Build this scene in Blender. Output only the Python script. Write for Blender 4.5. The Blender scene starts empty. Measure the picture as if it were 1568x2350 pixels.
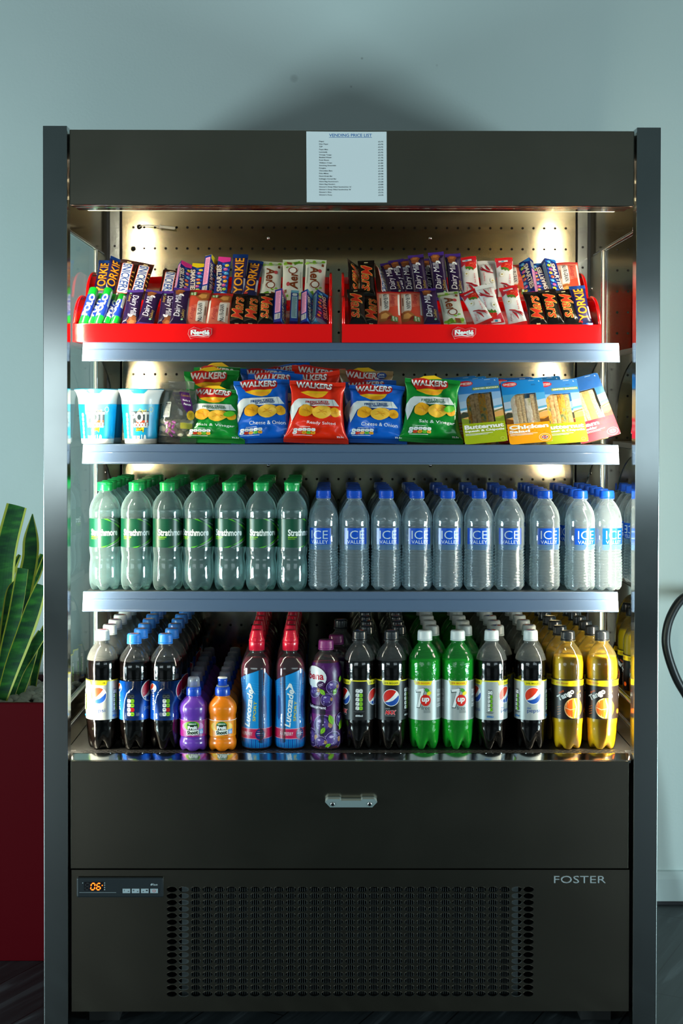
import bpy, bmesh, math, random
from mathutils import Vector, Matrix, noise
random.seed(7)
PI = math.pi
sc = bpy.context.scene
C = sc.collection
# ------------------------------------------------------------------ camera
FPX, W, H = 3267.0, 1568.0, 2350.0
CAM = Vector((-0.036, -2.77, 1.217))
PITCH, YAW, ROLL = math.radians(0.9), math.radians(0.333), math.radians(0.1)
SHY = (991.3 - H / 2) / W
cd = bpy.data.cameras.new('camera'); cam = bpy.data.objects.new('camera', cd); C.objects.link(cam)
cd.sensor_fit = 'HORIZONTAL'; cd.sensor_width = 24.0; cd.lens = FPX / W * 24.0
cd.shift_y = SHY; cd.clip_start = 0.05
RM = Matrix.Rotation(-YAW, 4, 'Z') @ Matrix.Rotation(PI / 2 - PITCH, 4, 'X') @ Matrix.Rotation(ROLL, 4, 'Z')
cam.matrix_world = Matrix.Translation(CAM) @ RM
sc.camera = cam
R3 = RM.to_3x3()
def at(px, py, Y):
    d = R3 @ Vector(((px - W / 2) / FPX, -(py - H / 2 - SHY * W) / FPX, -1.0))
    t = (Y - CAM.y) / d.y
    return CAM + d * t
# ------------------------------------------------------------------ world, lights, exposure
sc.view_settings.view_transform = 'Standard'; sc.view_settings.look = 'None'
sc.view_settings.gamma = 1.0; sc.view_settings.use_curve_mapping = False
sc.view_settings.exposure = 0.15
sc.cycles.use_denoising = True
sc.cycles.max_bounces = 14; sc.cycles.transmission_bounces = 12; sc.cycles.transparent_max_bounces = 24
sc.cycles.diffuse_bounces = 3; sc.cycles.glossy_bounces = 4
sc.cycles.sample_clamp_indirect = 6.0
sc.cycles.blur_glossy = 0.6
wd = bpy.data.worlds.new('room_light'); sc.world = wd; wd.use_nodes = True
bg = wd.node_tree.nodes['Background']; bg.inputs[0].default_value = (0.42, 0.60, 0.62, 1); bg.inputs[1].default_value = 0.130
def area(name, loc, target, sx, sy, power, col):
    l = bpy.data.lights.new(name, 'AREA'); l.shape = 'RECTANGLE'; l.size = sx; l.size_y = sy
    l.energy = power; l.color = col
    o = bpy.data.objects.new(name, l); C.objects.link(o); o.location = loc
    o.rotation_euler = (Vector(target) - Vector(loc)).to_track_quat('-Z', 'Y').to_euler()
    return o
COOL = (0.70, 0.95, 0.99)
area('side_lamp', (-3.05, -1.35, 0.46), (0, 0.7, 1.75), 0.8, 0.7, 68, COOL)
area('side_lamp', (3.05, -1.35, 0.46), (0, 0.7, 1.75), 0.8, 0.7, 68, COOL)
area('far_window', (-3.05, -5.6, 1.17), (-2.4, 0, 1.17), 3.1, 0.97, 20, (.82, .96, 1.0))
area('far_window', (3.13, -5.6, 1.24), (2.4, 0, 1.24), 3.1, 0.95, 14.5, (.74, .92, 1.0))
LED = (1.0, 0.91, 0.71)
# ------------------------------------------------------------------ materials
def lin(h):
    c = [int(h[i:i + 2], 16) / 255 for i in (0, 2, 4)]
    return tuple(x / 12.92 if x < .04045 else ((x + .055) / 1.055) ** 2.4 for x in c) + (1.0,)
MATS = {}
def mat(name, col, rough=.5, metal=0., **kw):
    if name in MATS: return MATS[name]
    m = bpy.data.materials.new(name); m.use_nodes = True; MATS[name] = m
    b = m.node_tree.nodes['Principled BSDF']
    b.inputs['Base Color'].default_value = lin(col) if isinstance(col, str) else tuple(col) + (1.,)
    b.inputs['Roughness'].default_value = rough; b.inputs['Metallic'].default_value = metal
    for k, v in kw.items(): b.inputs[k.replace('_', ' ')].default_value = v
    return m
def ink(h, rough=.32):
    return mat('ink_%s_%d' % (h, rough * 100), h, rough)
def emit(name, col, s):
    m = mat(name, col, .5); b = m.node_tree.nodes['Principled BSDF']
    b.inputs['Emission Color'].default_value = lin(col); b.inputs['Emission Strength'].default_value = s
    return m
def N(m, t, **kw):
    n = m.node_tree.nodes.new(t)
    for k, v in kw.items():
        if k in n.inputs.keys(): n.inputs[k].default_value = v
        else: setattr(n, k, v)
    return n
def L(m, a, b): m.node_tree.links.new(a, b)
def noisetex(m, scale, sc3=(1, 1, 1), detail=4, coord='Object'):
    tc = N(m, 'ShaderNodeTexCoord'); mp = N(m, 'ShaderNodeMapping'); mp.inputs['Scale'].default_value = sc3
    L(m, tc.outputs[coord], mp.inputs[0]); n = N(m, 'ShaderNodeTexNoise'); n.inputs['Scale'].default_value = scale
    n.inputs['Detail'].default_value = detail; L(m, mp.outputs[0], n.inputs[0]); return n
def ramp(m, src, stops):
    r = N(m, 'ShaderNodeValToRGB'); e = r.color_ramp.elements
    while len(e) < len(stops): e.new(.5)
    for i, (p, c) in enumerate(stops):
        e[i].position = p; e[i].color = c if len(c) == 4 else tuple(c) + (1,)
    L(m, src, r.inputs[0]); return r
def steel(name, col, r0, r1, sc3, bump=.02, aniso=0):
    m = mat(name, col, .3, 1.0); b = m.node_tree.nodes['Principled BSDF']
    n = noisetex(m, 6.0, (1, 1, 1), 5); mr = N(m, 'ShaderNodeMapRange')
    mr.inputs['From Min'].default_value = .35; mr.inputs['From Max'].default_value = .72
    mr.inputs['To Min'].default_value = r0; mr.inputs['To Max'].default_value = r1
    L(m, n.outputs[0], mr.inputs[0]); L(m, mr.outputs[0], b.inputs['Roughness'])
    if not bump: return m
    n2 = noisetex(m, 60.0, sc3, 3); bp = N(m, 'ShaderNodeBump'); bp.inputs['Strength'].default_value = bump; bp.inputs['Distance'].default_value = .001
    L(m, n2.outputs[0], bp.inputs['Height']); L(m, bp.outputs[0], b.inputs['Normal'])
    return m
STEEL_H = steel('steel_brushed_horizontal', (.40, .355, .28), .17, .21, (.4, 8, 14), 0)
STEEL_V = steel('steel_brushed_vertical', (.42, .46, .46), .13, .17, (14, 8, .3), 0)
STEEL_IN = steel('steel_liner', (.58, .51, .34), .11, .13, (.5, 8, 14), 0)
STEEL_D = steel('steel_dull', (.33, .33, .32), .3, .45, (4, 4, 4), .05)
CHROME = mat('chrome', (.8, .8, .8), .12, 1.)
BLACK = mat('black_void', (.006, .006, .006), .8)
DARKPL = mat('dark_plastic', '20272b', .45)
# ------------------------------------------------------------------ mesh helpers
class MB:
    def __init__(s): s.v = []; s.f = []; s.m = []; s.mats = []; s.sm = []
    def mi(s, m):
        if m not in s.mats: s.mats.append(m)
        return s.mats.index(m)
    def add(s, vs, fs, m, smooth=False, T=None):
        o = len(s.v); k = s.mi(m)
        s.v += [tuple(T @ Vector(v)) if T else tuple(v) for v in vs]
        for f in fs: s.f.append([o + i for i in f]); s.m.append(k); s.sm.append(smooth)
    def box(s, x0, x1, y0, y1, z0, z1, m, T=None):
        vs = [(x, y, z) for x in (x0, x1) for y in (y0, y1) for z in (z0, z1)]
        s.add(vs, [(0, 1, 3, 2), (4, 6, 7, 5), (0, 4, 5, 1), (2, 3, 7, 6), (0, 2, 6, 4), (1, 5, 7, 3)], m, False, T)
    def prism(s, pts, axis, a, b, m, T=None, smooth=False):
        def P(p, t):
            return {'x': (t, p[0], p[1]), 'y': (p[0], t, p[1]), 'z': (p[0], p[1], t)}[axis]
        n = len(pts)
        vs = [P(p, a) for p in pts] + [P(p, b) for p in pts]
        s.add(vs, [tuple(range(n))[::-1], tuple(range(n, 2 * n))], m, False, T)
        s.add(vs, [(i, (i + 1) % n, n + (i + 1) % n, n + i) for i in range(n)], m, smooth, T)
    def lathe(s, prof, m, seg=40, lob=None, T=None, smooth=True):
        vs = []; n = len(prof)
        for (r, z) in prof:
            for k in range(seg):
                a = 2 * PI * k / seg
                rr, zz = (r, z) if lob is None else lob(r, z, a)
                vs.append((rr * math.sin(a), -rr * math.cos(a), zz))
        fs = [(i * seg + k, i * seg + (k + 1) % seg, (i + 1) * seg + (k + 1) % seg, (i + 1) * seg + k) for i in range(n - 1) for k in range(seg)]
        fs += [tuple(range(seg))[::-1], tuple((n - 1) * seg + k for k in range(seg))]
        s.add(vs, fs, m, smooth, T)
    def tube(s, pts, r, m, seg=10, T=None, up=(0, 0, 1)):
        pts = [Vector(p) for p in pts]; vs = []; up = Vector(up); n = len(pts)
        for i, p in enumerate(pts):
            d = (pts[min(i + 1, n - 1)] - pts[max(i - 1, 0)]).normalized()
            u = d.cross(up); u = u.normalized() if u.length > 1e-3 else Vector((1, 0, 0)); w = u.cross(d)
            rr = r[i] if isinstance(r, (list, tuple)) else r
            for k in range(seg):
                a = 2 * PI * k / seg; vs.append(p + u * rr * math.cos(a) + w * rr * math.sin(a))
        fs = [(i * seg + k, i * seg + (k + 1) % seg, (i + 1) * seg + (k + 1) % seg, (i + 1) * seg + k) for i in range(n - 1) for k in range(seg)]
        fs += [tuple(range(seg))[::-1], tuple((n - 1) * seg + k for k in range(seg))]
        s.add(vs, fs, m, True, T)
    def grid(s, fn, us, vs_, m, smooth=True, flip=False):
        nu, nv = len(us), len(vs_)
        vs = [fn(u, v) for v in vs_ for u in us]
        fs = [(j * nu + i, j * nu + i + 1, (j + 1) * nu + i + 1, (j + 1) * nu + i) for j in range(nv - 1) for i in range(nu - 1)]
        if flip: fs = [f[::-1] for f in fs]
        s.add(vs, fs, m, smooth)
    def build(s, name, parent=None, k=1.0, bevel=0, fix=False):
        me = bpy.data.meshes.new(name)
        me.from_pydata([(x * k, y * k, z * k) for x, y, z in s.v], [], s.f)
        for m in s.mats: me.materials.append(m)
        me.polygons.foreach_set('material_index', s.m); me.polygons.foreach_set('use_smooth', s.sm)
        if fix:
            b = bmesh.new(); b.from_mesh(me); bmesh.ops.recalc_face_normals(b, faces=b.faces); b.to_mesh(me); b.free()
        me.update()
        o = bpy.data.objects.new(name, me); C.objects.link(o)
        if parent: o.parent = parent
        if bevel:
            md = o.modifiers.new('edge', 'BEVEL'); md.width = bevel; md.segments = 2; md.limit_method = 'ANGLE'
        return o
def E(name, label=None, cat=None, group=None, loc=(0, 0, 0), rot=(0, 0, 0)):
    o = bpy.data.objects.new(name, None); C.objects.link(o); o.empty_display_size = .05
    o.location = loc; o.rotation_euler = rot
    return tag(o, label, cat, group)
def tag(o, label=None, cat=None, group=None):
    if label: o['label'] = label
    if cat: o['category'] = cat
    if group: o['group'] = group
    return o
def struct(o): o['kind'] = 'structure'; return o
def clone(root, name=None):
    r = root.copy(); C.objects.link(r)
    for ch in list(root.children):
        c = ch.copy(); C.objects.link(c); c.parent = r
        for g in list(ch.children):
            d = g.copy(); C.objects.link(d); d.parent = c
    return r
def lerp(a, b, t): return a + (b - a) * t
def lin_n(a, b, n): return [a + (b - a) * i / (n - 1) for i in range(n)]
def smoothprof(pts, n=4):
    out = []
    P = [pts[0]] + list(pts) + [pts[-1]]
    for i in range(1, len(P) - 2):
        p0, p1, p2, p3 = P[i - 1], P[i], P[i + 1], P[i + 2]
        for k in range(n):
            t = k / n; t2 = t * t; t3 = t2 * t
            out.append(tuple(.5 * ((2 * p1[j]) + (-p0[j] + p2[j]) * t + (2 * p0[j] - 5 * p1[j] + 4 * p2[j] - p3[j]) * t2 + (-p0[j] + 3 * p1[j] - 3 * p2[j] + p3[j]) * t3) for j in range(len(p1))))
    out.append(tuple(pts[-1])); return out
# ------------------------------------------------------------------ print (artwork laid over a surface)
_tc = {}
def textmesh(s, bold=0.0, shear=0.0):
    key = (s, bold, shear)
    if key in _tc: return _tc[key]
    cu = bpy.data.curves.new('t', 'FONT'); cu.body = s; cu.size = 1.0; cu.offset = bold; cu.shear = shear; cu.resolution_u = 3
    o = bpy.data.objects.new('t', cu); C.objects.link(o)
    dg = bpy.context.evaluated_depsgraph_get(); dg.update()
    me = o.evaluated_get(dg).to_mesh()
    vs = [(v.co.x, v.co.y) for v in me.vertices]; fs = [tuple(p.vertices) for p in me.polygons]
    o.evaluated_get(dg).to_mesh_clear()
    bpy.data.objects.remove(o); bpy.data.curves.remove(cu)
    _tc[key] = (vs, fs); return _tc[key]
def bbox(vs):
    xs = [v[0] for v in vs]; ys = [v[1] for v in vs]; return min(xs), max(xs), min(ys), max(ys)
class Print:
    def __init__(s): s.it = []; s.ly = 0
    def raw(s, vs, fs, m, rot=0, c=(0, 0), same=False):
        if not same: s.ly += 1
        if rot:
            a = math.radians(rot); ca, sa = math.cos(a), math.sin(a)
            vs = [(c[0] + (x - c[0]) * ca - (y - c[1]) * sa, c[1] + (x - c[0]) * sa + (y - c[1]) * ca) for x, y in vs]
        s.it.append((vs, fs, m, s.ly)); return s
    def poly(s, pts, m, rot=0, c=(0, 0), same=False): return s.raw(list(pts), [tuple(range(len(pts)))], m, rot, c, same)
    def rect(s, x0, x1, y0, y1, m, rot=0, same=False): return s.poly([(x0, y0), (x1, y0), (x1, y1), (x0, y1)], m, rot, ((x0 + x1) / 2, (y0 + y1) / 2), same)
    def rrect(s, x0, x1, y0, y1, r, m, rot=0, same=False):
        pts = []
        for cx, cy, a0 in ((x1 - r, y1 - r, 0), (x0 + r, y1 - r, 90), (x0 + r, y0 + r, 180), (x1 - r, y0 + r, 270)):
            for k in range(5):
                a = math.radians(a0 + k * 22.5); pts.append((cx + r * math.cos(a), cy + r * math.sin(a)))
        return s.poly(pts, m, rot, ((x0 + x1) / 2, (y0 + y1) / 2), same)
    def ell(s, cx, cy, rx, ry, m, rot=0, a0=0, a1=360, n=24, same=False):
        pts = [(cx + rx * math.cos(math.radians(a0 + (a1 - a0) * k / n)), cy + ry * math.sin(math.radians(a0 + (a1 - a0) * k / n))) for k in range(n + (a1 - a0 < 360))]
        return s.poly(pts, m, rot, (cx, cy), same)
    def band(s, pts, w, m, same=False):
        vs = []; n = len(pts)
        for i, p in enumerate(pts):
            a = pts[max(0, i - 1)]; b = pts[min(n - 1, i + 1)]; dx, dy = b[0] - a[0], b[1] - a[1]; l = math.hypot(dx, dy) or 1
            ww = w[i] if isinstance(w, (list, tuple)) else w
            vs += [(p[0] - dy / l * ww / 2, p[1] + dx / l * ww / 2), (p[0] + dy / l * ww / 2, p[1] - dx / l * ww / 2)]
        return s.raw(vs, [(2 * i, 2 * i + 1, 2 * i + 3, 2 * i + 2) for i in range(n - 1)], m, same=same)
    def text(s, t, cx, cy, w, h, m, rot=0, bold=0.0, shear=0.0, out=None, outw=.05):
        vs, fs = textmesh(t, bold, shear); x0, x1, y0, y1 = bbox(vs)
        kx = w / (x1 - x0); ky = h / (y1 - y0) if h else kx
        def tr(q): return [(cx + (x - (x0 + x1) / 2) * kx, cy + (y - (y0 + y1) / 2) * ky) for x, y in q]
        if out:
            ov, of = textmesh(t, bold + outw, shear); s.raw(tr(ov), of, out, rot, (cx, cy))
        return s.raw(tr(vs), fs, m, rot, (cx, cy))
    def lay(s, mb, fn, du=None, dv=None, step=.10, base=.15, T=None):
        for vs, fs, m, ly in s.it:
            b = bmesh.new(); bv = [b.verts.new((x, y, 0)) for x, y in vs]
            for f in fs:
                try: b.faces.new([bv[i] for i in f])
                except ValueError: pass
            x0, x1, y0, y1 = bbox(vs)
            for d, ax, lo, hi in ((du, 0, x0, x1), (dv, 1, y0, y1)):
                if not d: continue
                k = math.floor(lo / d) + 1
                while k * d < hi - 1e-6:
                    co = [0, 0, 0]; co[ax] = k * d; no = [0, 0, 0]; no[ax] = 1
                    bmesh.ops.bisect_plane(b, geom=b.verts[:] + b.edges[:] + b.faces[:], dist=1e-5, plane_co=co, plane_no=no); k += 1
            b.verts.index_update(); h = base + step * ly
            pts = [fn(v.co.x, v.co.y, h) for v in b.verts]
            ff = []
            for f in b.faces:
                ids = [v.index for v in f.verts]
                if f.normal.z < 0: ids.reverse()
                ff.append(ids)
            mb.add(pts, ff, m, True, T); b.free()
def plane_fn(u, v, h): return (u, -h, v)
def cyl_fn(R0, rf=None):
    def fn(u, v, h):
        r = (rf(v) if rf else R0) + h; a = u / R0
        return (r * math.sin(a), -r * math.cos(a), v)
    return fn
WH = ink('f2f4f2'); INKD = ink('101418')
ORD = ['first', 'second', 'third', 'fourth', 'fifth', 'sixth', 'seventh', 'eighth', 'ninth', 'tenth', 'eleventh', 'twelfth', 'thirteenth', 'fourteenth', 'fifteenth', 'sixteenth', 'seventeenth', 'eighteenth', 'nineteenth']
# ================================================================== room
def wallmat():
    m = mat('wall_paint', (.60, .68, .665), .75); b = m.node_tree.nodes['Principled BSDF']
    n = noisetex(m, 1.6, (1, 1, 1), 4, 'Object'); r = ramp(m, n.outputs[0], [(.3, (.57, .665, .65)), (.7, (.63, .70, .69))])
    mx = r.outputs[0]
    tc = N(m, 'ShaderNodeTexCoord')
    for (px, py, rad, dk) in ((675, 180, .009, .80), (831, 134, .003, .5), (806, 199, .002, .6), (1003, 150, .003, .8)):
        p = at(px, py, .73); vd = N(m, 'ShaderNodeVectorMath', operation='DISTANCE'); L(m, tc.outputs['Object'], vd.inputs[0])
        vd.inputs[1].default_value = (p.x, .73, p.z)
        rr = ramp(m, vd.outputs['Value'], [(rad * .7, (dk, dk, dk)), (rad * 1.3, (1, 1, 1))])
        mm = N(m, 'ShaderNodeMix', data_type='RGBA', blend_type='MULTIPLY'); mm.inputs[0].default_value = 1
        L(m, mx, mm.inputs[6]); L(m, rr.outputs[0], mm.inputs[7]); mx = mm.outputs[2]
    L(m, mx, b.inputs['Base Color'])
    n2 = noisetex(m, 140, (1, 1, 1), 2); bp = N(m, 'ShaderNodeBump'); bp.inputs['Strength'].default_value = .12; bp.inputs['Distance'].default_value = .002
    L(m, n2.outputs[0], bp.inputs['Height']); L(m, bp.outputs[0], b.inputs['Normal']); return m
def floormat():
    m = mat('floor_planks', (.05, .055, .06), .42); b = m.node_tree.nodes['Principled BSDF']
    tc = N(m, 'ShaderNodeTexCoord'); mp = N(m, 'ShaderNodeMapping'); mp.inputs['Rotation'].default_value = (0, 0, math.radians(-62))
    L(m, tc.outputs['Object'], mp.inputs[0])
    mp2 = N(m, 'ShaderNodeMapping'); mp2.inputs['Scale'].default_value = (1.2, 14, 1); L(m, mp.outputs[0], mp2.inputs[0])
    n = N(m, 'ShaderNodeTexNoise'); n.inputs['Scale'].default_value = 2.2; n.inputs['Detail'].default_value = 6; n.inputs['Distortion'].default_value = 1.2
    L(m, mp2.outputs[0], n.inputs[0])
    r = ramp(m, n.outputs[0], [(.40, (.020, .025, .028)), (.58, (.036, .043, .048)), (.70, (.10, .115, .125))])
    br = N(m, 'ShaderNodeTexBrick'); br.inputs['Scale'].default_value = 1; br.inputs['Mortar Size'].default_value = .0018
    br.inputs['Brick Width'].default_value = .92; br.inputs['Row Height'].default_value = .152
    br.inputs['Color1'].default_value = (1, 1, 1, 1); br.inputs['Color2'].default_value = (.72, .72, .72, 1); br.inputs['Mortar'].default_value = (.15, .15, .15, 1)
    L(m, mp.outputs[0], br.inputs[0])
    mm = N(m, 'ShaderNodeMix', data_type='RGBA', blend_type='MULTIPLY'); mm.inputs[0].default_value = 1
    L(m, r.outputs[0], mm.inputs[6]); L(m, br.outputs[0], mm.inputs[7]); L(m, mm.outputs[2], b.inputs['Base Color'])
    return m
YW = .73
b = MB(); b.box(-3.2, 3.2, YW, YW + .12, 0, 2.75, wallmat()); struct(b.build('wall_back'))
b = MB(); b.box(-3.2, 3.2, -6.2, YW, -.1, 0, floormat()); struct(b.build('floor'))
b = MB(); w_ = mat('baseboard_paint', 'c6d4d4', .45)
b.prism([(YW, 0.008), (YW - .018, .008), (YW - .018, .062), (YW - .014, .070), (YW - .008, .078), (YW, .080)], 'x', -3.2, 3.2, w_)
b.box(-3.2, 3.2, YW - .02, YW, 0, .008, mat('baseboard_gap', (.02, .02, .025), .7))
struct(b.build('baseboard_back'))
# ================================================================== chiller cabinet
STEEL_P = steel('steel_polished', (.72, .72, .70), .07, .14, (.5, 8, 14), .02)
XP, XI = .6, .553        # post outer / inner
YB = .58                 # liner back
XS = .572                # side glass
ZT = 1.766
FR = E('display_chiller', 'stainless steel open-front drinks chiller standing against the pale wall', 'display fridge')
for sx in (-1, 1):
    b = MB(); x0, x1 = sorted((sx * XI, sx * XP)); b.box(x0, x1, 0, .034, 0, ZT, STEEL_V)
    b.build('post', FR, bevel=.0012)
    b = MB(); xx = sorted((sx * .556, sx * .562)); b.box(xx[0], xx[1], .0345, .046, .54, 1.71, mat('led_channel', (.7, .7, .68), .4))
    for k in range(33):
        z = .56 + k * .0345; b.box(xx[0] - .0006 if sx > 0 else xx[1] - .0002, xx[0] + .0002 if sx > 0 else xx[1] + .0006, .037, .0435, z, z + .006, emit('led_chip', 'fff0cc', 30))
    st = b.build('led_strip', FR)
    area('led_strip_light', (sx * .5545, .041, 1.125), (sx * .33, .36, 1.125), .008, 1.16, 7.6, LED)
b = MB(); b.box(-.550, .550, .008, .040, 1.6135, 1.7605, STEEL_H); hd = b.build('header_panel', FR, bevel=.002)
b = MB(); b.box(-XP, XP, .042, .70, 1.722, 1.7580, STEEL_D); b.build('roof_box', FR)
b = MB(); b.box(-.545, .545, .0405, .078, 1.6135, 1.622, STEEL_P); b.box(-.530, .530, .078, .104, 1.6155, 1.622, mat('canopy_diffuser', 'cfd0b8', .4)); b.build('canopy_diffuser', FR, bevel=.0015)
b = MB(); b.box(-XS, XS, .042, YB, 1.708, 1.7215, STEEL_D); b.build('canopy_liner', FR)
# back panel with round peg holes
def holed(mb, x0, x1, z0, z1, y, hx, hz, rx, rz, m, seg=12, depth=.0015, rim=None):
    """flat sheet facing -y with elliptical holes on a regular grid; hx,hz = centres"""
    def cuts(c, a, z):
        e = [a] + [(c[i] + c[i + 1]) / 2 for i in range(len(c) - 1)] + [z]; return e
    ex, ez = cuts(hx, x0, x1), cuts(hz, z0, z1)
    for i, cx in enumerate(hx):
        for j, cz in enumerate(hz):
            vs = []; n = seg
            for k in range(n):
                a = 2 * PI * (k + .5) / n; c_, s_ = math.cos(a), math.sin(a)
                vs.append((cx + rx * c_, y, cz + rz * s_))
            for k in range(n):
                a = 2 * PI * (k + .5) / n; c_, s_ = math.cos(a), math.sin(a)
                dx = (ex[i + 1] - cx) if c_ > 0 else (cx - ex[i]); dz = (ez[j + 1] - cz) if s_ > 0 else (cz - ez[j])
                t = min(dx / abs(c_) if abs(c_) > 1e-6 else 1e9, dz / abs(s_) if abs(s_) > 1e-6 else 1e9)
                vs.append((cx + c_ * t, y, cz + s_ * t))
            # corners
            o = len(vs); vs += [(ex[i + 1], y, ez[j + 1]), (ex[i], y, ez[j + 1]), (ex[i], y, ez[j]), (ex[i + 1], y, ez[j])]
            fs = []
            for k in range(n):
                k2 = (k + 1) % n; p, q = vs[n + k], vs[n + k2]
                f = [k, n + k]
                a0, a1 = 2 * PI * (k + .5) / n, 2 * PI * (k + 1.5) / n
                ca = sorted(((math.atan2(vs[o + c][2] - cz, vs[o + c][0] - cx) - a0) % (2 * PI), o + c) for c in range(4))
                f += [c for a_, c in ca if 1e-6 < a_ < a1 - a0 - 1e-6]
                f += [n + k2, k2]; fs.append(tuple(f))
            mb.add(vs, fs, m)
            rv = [(v[0], y - (.0004 if rim else 0), v[2]) for v in vs[:n]] + [(v[0], y + depth, v[2]) for v in vs[:n]]
            mb.add(rv, [(k, (k + 1) % n, n + (k + 1) % n, n + k) for k in range(n)], rim or m, True)
b = MB()
p0 = at(331, 523, YB); hx = [p0.x + .0254 * k for k in range(-1, 40)]; hx = [x for x in hx if -.52 < x < .525]
zt = at(800, 523, YB).z; hz = sorted(zt - .0492 * k for k in range(0, 22) if zt - .0492 * k > .54)
holed(b, -.532, .533, .53, 1.708, YB, hx, hz, .0029, .0029, STEEL_IN, 12, .004)
b.build('back_panel', FR)
b = MB(); b.box(-XP, XP, YB + .006, .70, .05, 1.721, mat('cabinet_core', (.012, .012, .012), .7)); b.build('rear_body', FR)
for cx in (616, 988):
    for py in (547, 1068):
        p = at(cx, py, YB); b = MB(); b.lathe([(.0001, 0), (.0035, .0003), (.0042, .0018), (.003, .003), (.0001, .0034)], CHROME, 12, T=Matrix.Translation((p.x, YB - .0034 + .0034, p.z)) @ Matrix.Rotation(PI / 2, 4, 'X')); b.build('screw', FR)
for sx in (-1, 1):   # rear uprights with slots
    b = MB(); x0, x1 = sorted((sx * .5355, sx * .558)); b.box(x0, x1, YB - .018, YB + .005, .54, 1.706, STEEL_V)
    for k in range(22):
        z = .60 + k * .0475; xc = sx * .547; b.lathe([(.0001, 0), (.0028, 0), (.0028, .0006), (.0001, .0006)], BLACK, 10, T=Matrix.Translation((xc, YB - .018, z)) @ Matrix.Rotation(PI / 2, 4, 'X'))
    b.build('shelf_upright', FR, bevel=.002)
# side walls : steel frame + glass
STEEL_S = steel('steel_satin', (.78, .76, .62), .30, .42, (4, 4, 4), 0)
GL = mat('side_glass', (.80, .93, .90), .02); 
def glassmat(m, tint, fres=1.5, extra=0.0, rough=.02):
    nt = m.node_tree; out = [n for n in nt.nodes if n.type == 'OUTPUT_MATERIAL'][0]; nt.nodes.remove(nt.nodes['Principled BSDF'])
    t = N(m, 'ShaderNodeBsdfTransparent'); t.inputs[0].default_value = tint + (1,)
    g = N(m, 'ShaderNodeBsdfGlossy'); g.inputs['Roughness'].default_value = rough
    f = N(m, 'ShaderNodeFresnel'); f.inputs[0].default_value = fres
    fac = f.outputs[0]
    if extra:
        a = N(m, 'ShaderNodeMath', operation='ADD', use_clamp=True); L(m, f.outputs[0], a.inputs[0]); a.inputs[1].default_value = extra; fac = a.outputs[0]
    x = N(m, 'ShaderNodeMixShader'); L(m, fac, x.inputs[0]); L(m, t.outputs[0], x.inputs[1]); L(m, g.outputs[0], x.inputs[2])
    L(m, x.outputs[0], out.inputs[0]); return m, g, x, out
glassmat(GL, (.88, .95, .92), 1.75); GL2 = mat('glass_clear_back', (.8, .9, .9), .05); glassmat(GL2, (.95, .98, .97), 1.01)
for sx in (-1, 1):
    S = lambda a, c: sorted((sx * a, sx * c))
    w = E('side_wall', None, None); w.parent = FR
    b = MB(); x = S(XS - .004, XS + .002)
    b.box(*x, .05, YB, 1.575, 1.705, STEEL_IN); b.box(*x, .05, YB, .535, .625, STEEL_IN)
    b.box(*x, YB - .150, YB, .625, 1.575, STEEL_S); b.box(*x, .036, .052, .535, 1.705, STEEL_IN)
    x = S(XS - .007, XS - .0042); b.box(*x, .06, YB - .05, .572, .579, CHROME); b.box(*x, .06, YB - .05, .622, .626, CHROME)
    b.box(*x, .06, YB - .05, 1.574, 1.578, CHROME); b.box(*x, YB - .152, YB - .148, .625, 1.575, CHROME)
    b.build('glass_frame', w, bevel=.0012)
    b = MB(); xo = sx * XS; xi = sx * (XS - .001); q = [(.052, .625), (YB - .150, .625), (YB - .150, 1.575), (.052, 1.575)]
    b.add([(xi, y, z) for y, z in q], [(0, 1, 2, 3)], GL); b.add([(xi, y, z) for y, z in q] + [(xo, y, z) for y, z in q], [(4, 5, 6, 7)] + [(i, (i + 1) % 4, 4 + (i + 1) % 4, 4 + i) for i in range(4)], GL2); b.build('glass_pane', w)
    for yy, zz in ((.09, .60), (YB - .03, 1.50), (YB - .03, 1.07), (.09, 1.58), (YB - .03, .70)):
        b = MB(); b.lathe([(.0001, 0), (.005, .0003), (.005, .0022), (.0034, .004), (.0001, .0044)], CHROME, 14, T=Matrix.Translation((sx * (XS - .004), yy, zz)) @ Matrix.Rotation(-sx * PI / 2, 4, 'Y')); b.build('screw', w)
    b = MB(); b.box(*S(XP - .004, XP), .034, .70, .0, .53, STEEL_D); b.box(*S(XP - .004, XP), .60, .70, .53, 1.72, STEEL_D); b.box(*S(XS + .003, XP - .004), .034, .70, .48, .534, STEEL_D)
    b.build('outer_skin', w)
# deck, lip
b = MB(); b.box(-XS + .004, XS - .004, .075, YB, .515, .534, STEEL_D); b.build('deck_tray', FR)
b = MB(); hx = lin_n(-.535, .535, 92)
vs_ = [(-.55, .036), (.55, .036)]
b.box(-.549, .549, .037, .076, .520, .5345, STEEL_D)
for r_ in range(4):
    for k, x in enumerate(hx):
        xx = x + (.0058 if r_ % 2 else 0); y = .042 + r_ * .0085
        b.add([(xx - .0034, y - .003, .5349), (xx + .0034, y - .003, .5349), (xx + .0034, y + .003, .5349), (xx - .0034, y + .003, .5349)], [(0, 1, 2, 3)], BLACK)
b.build('air_grille', FR)
b = MB()
b.prism([(.010, .5240), (.0095, .5295), (.032, .5375), (.038, .5375), (.038, .515)], 'x', -.549, .549, STEEL_P); b.build('deck_lip', FR, bevel=.0012)
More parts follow.
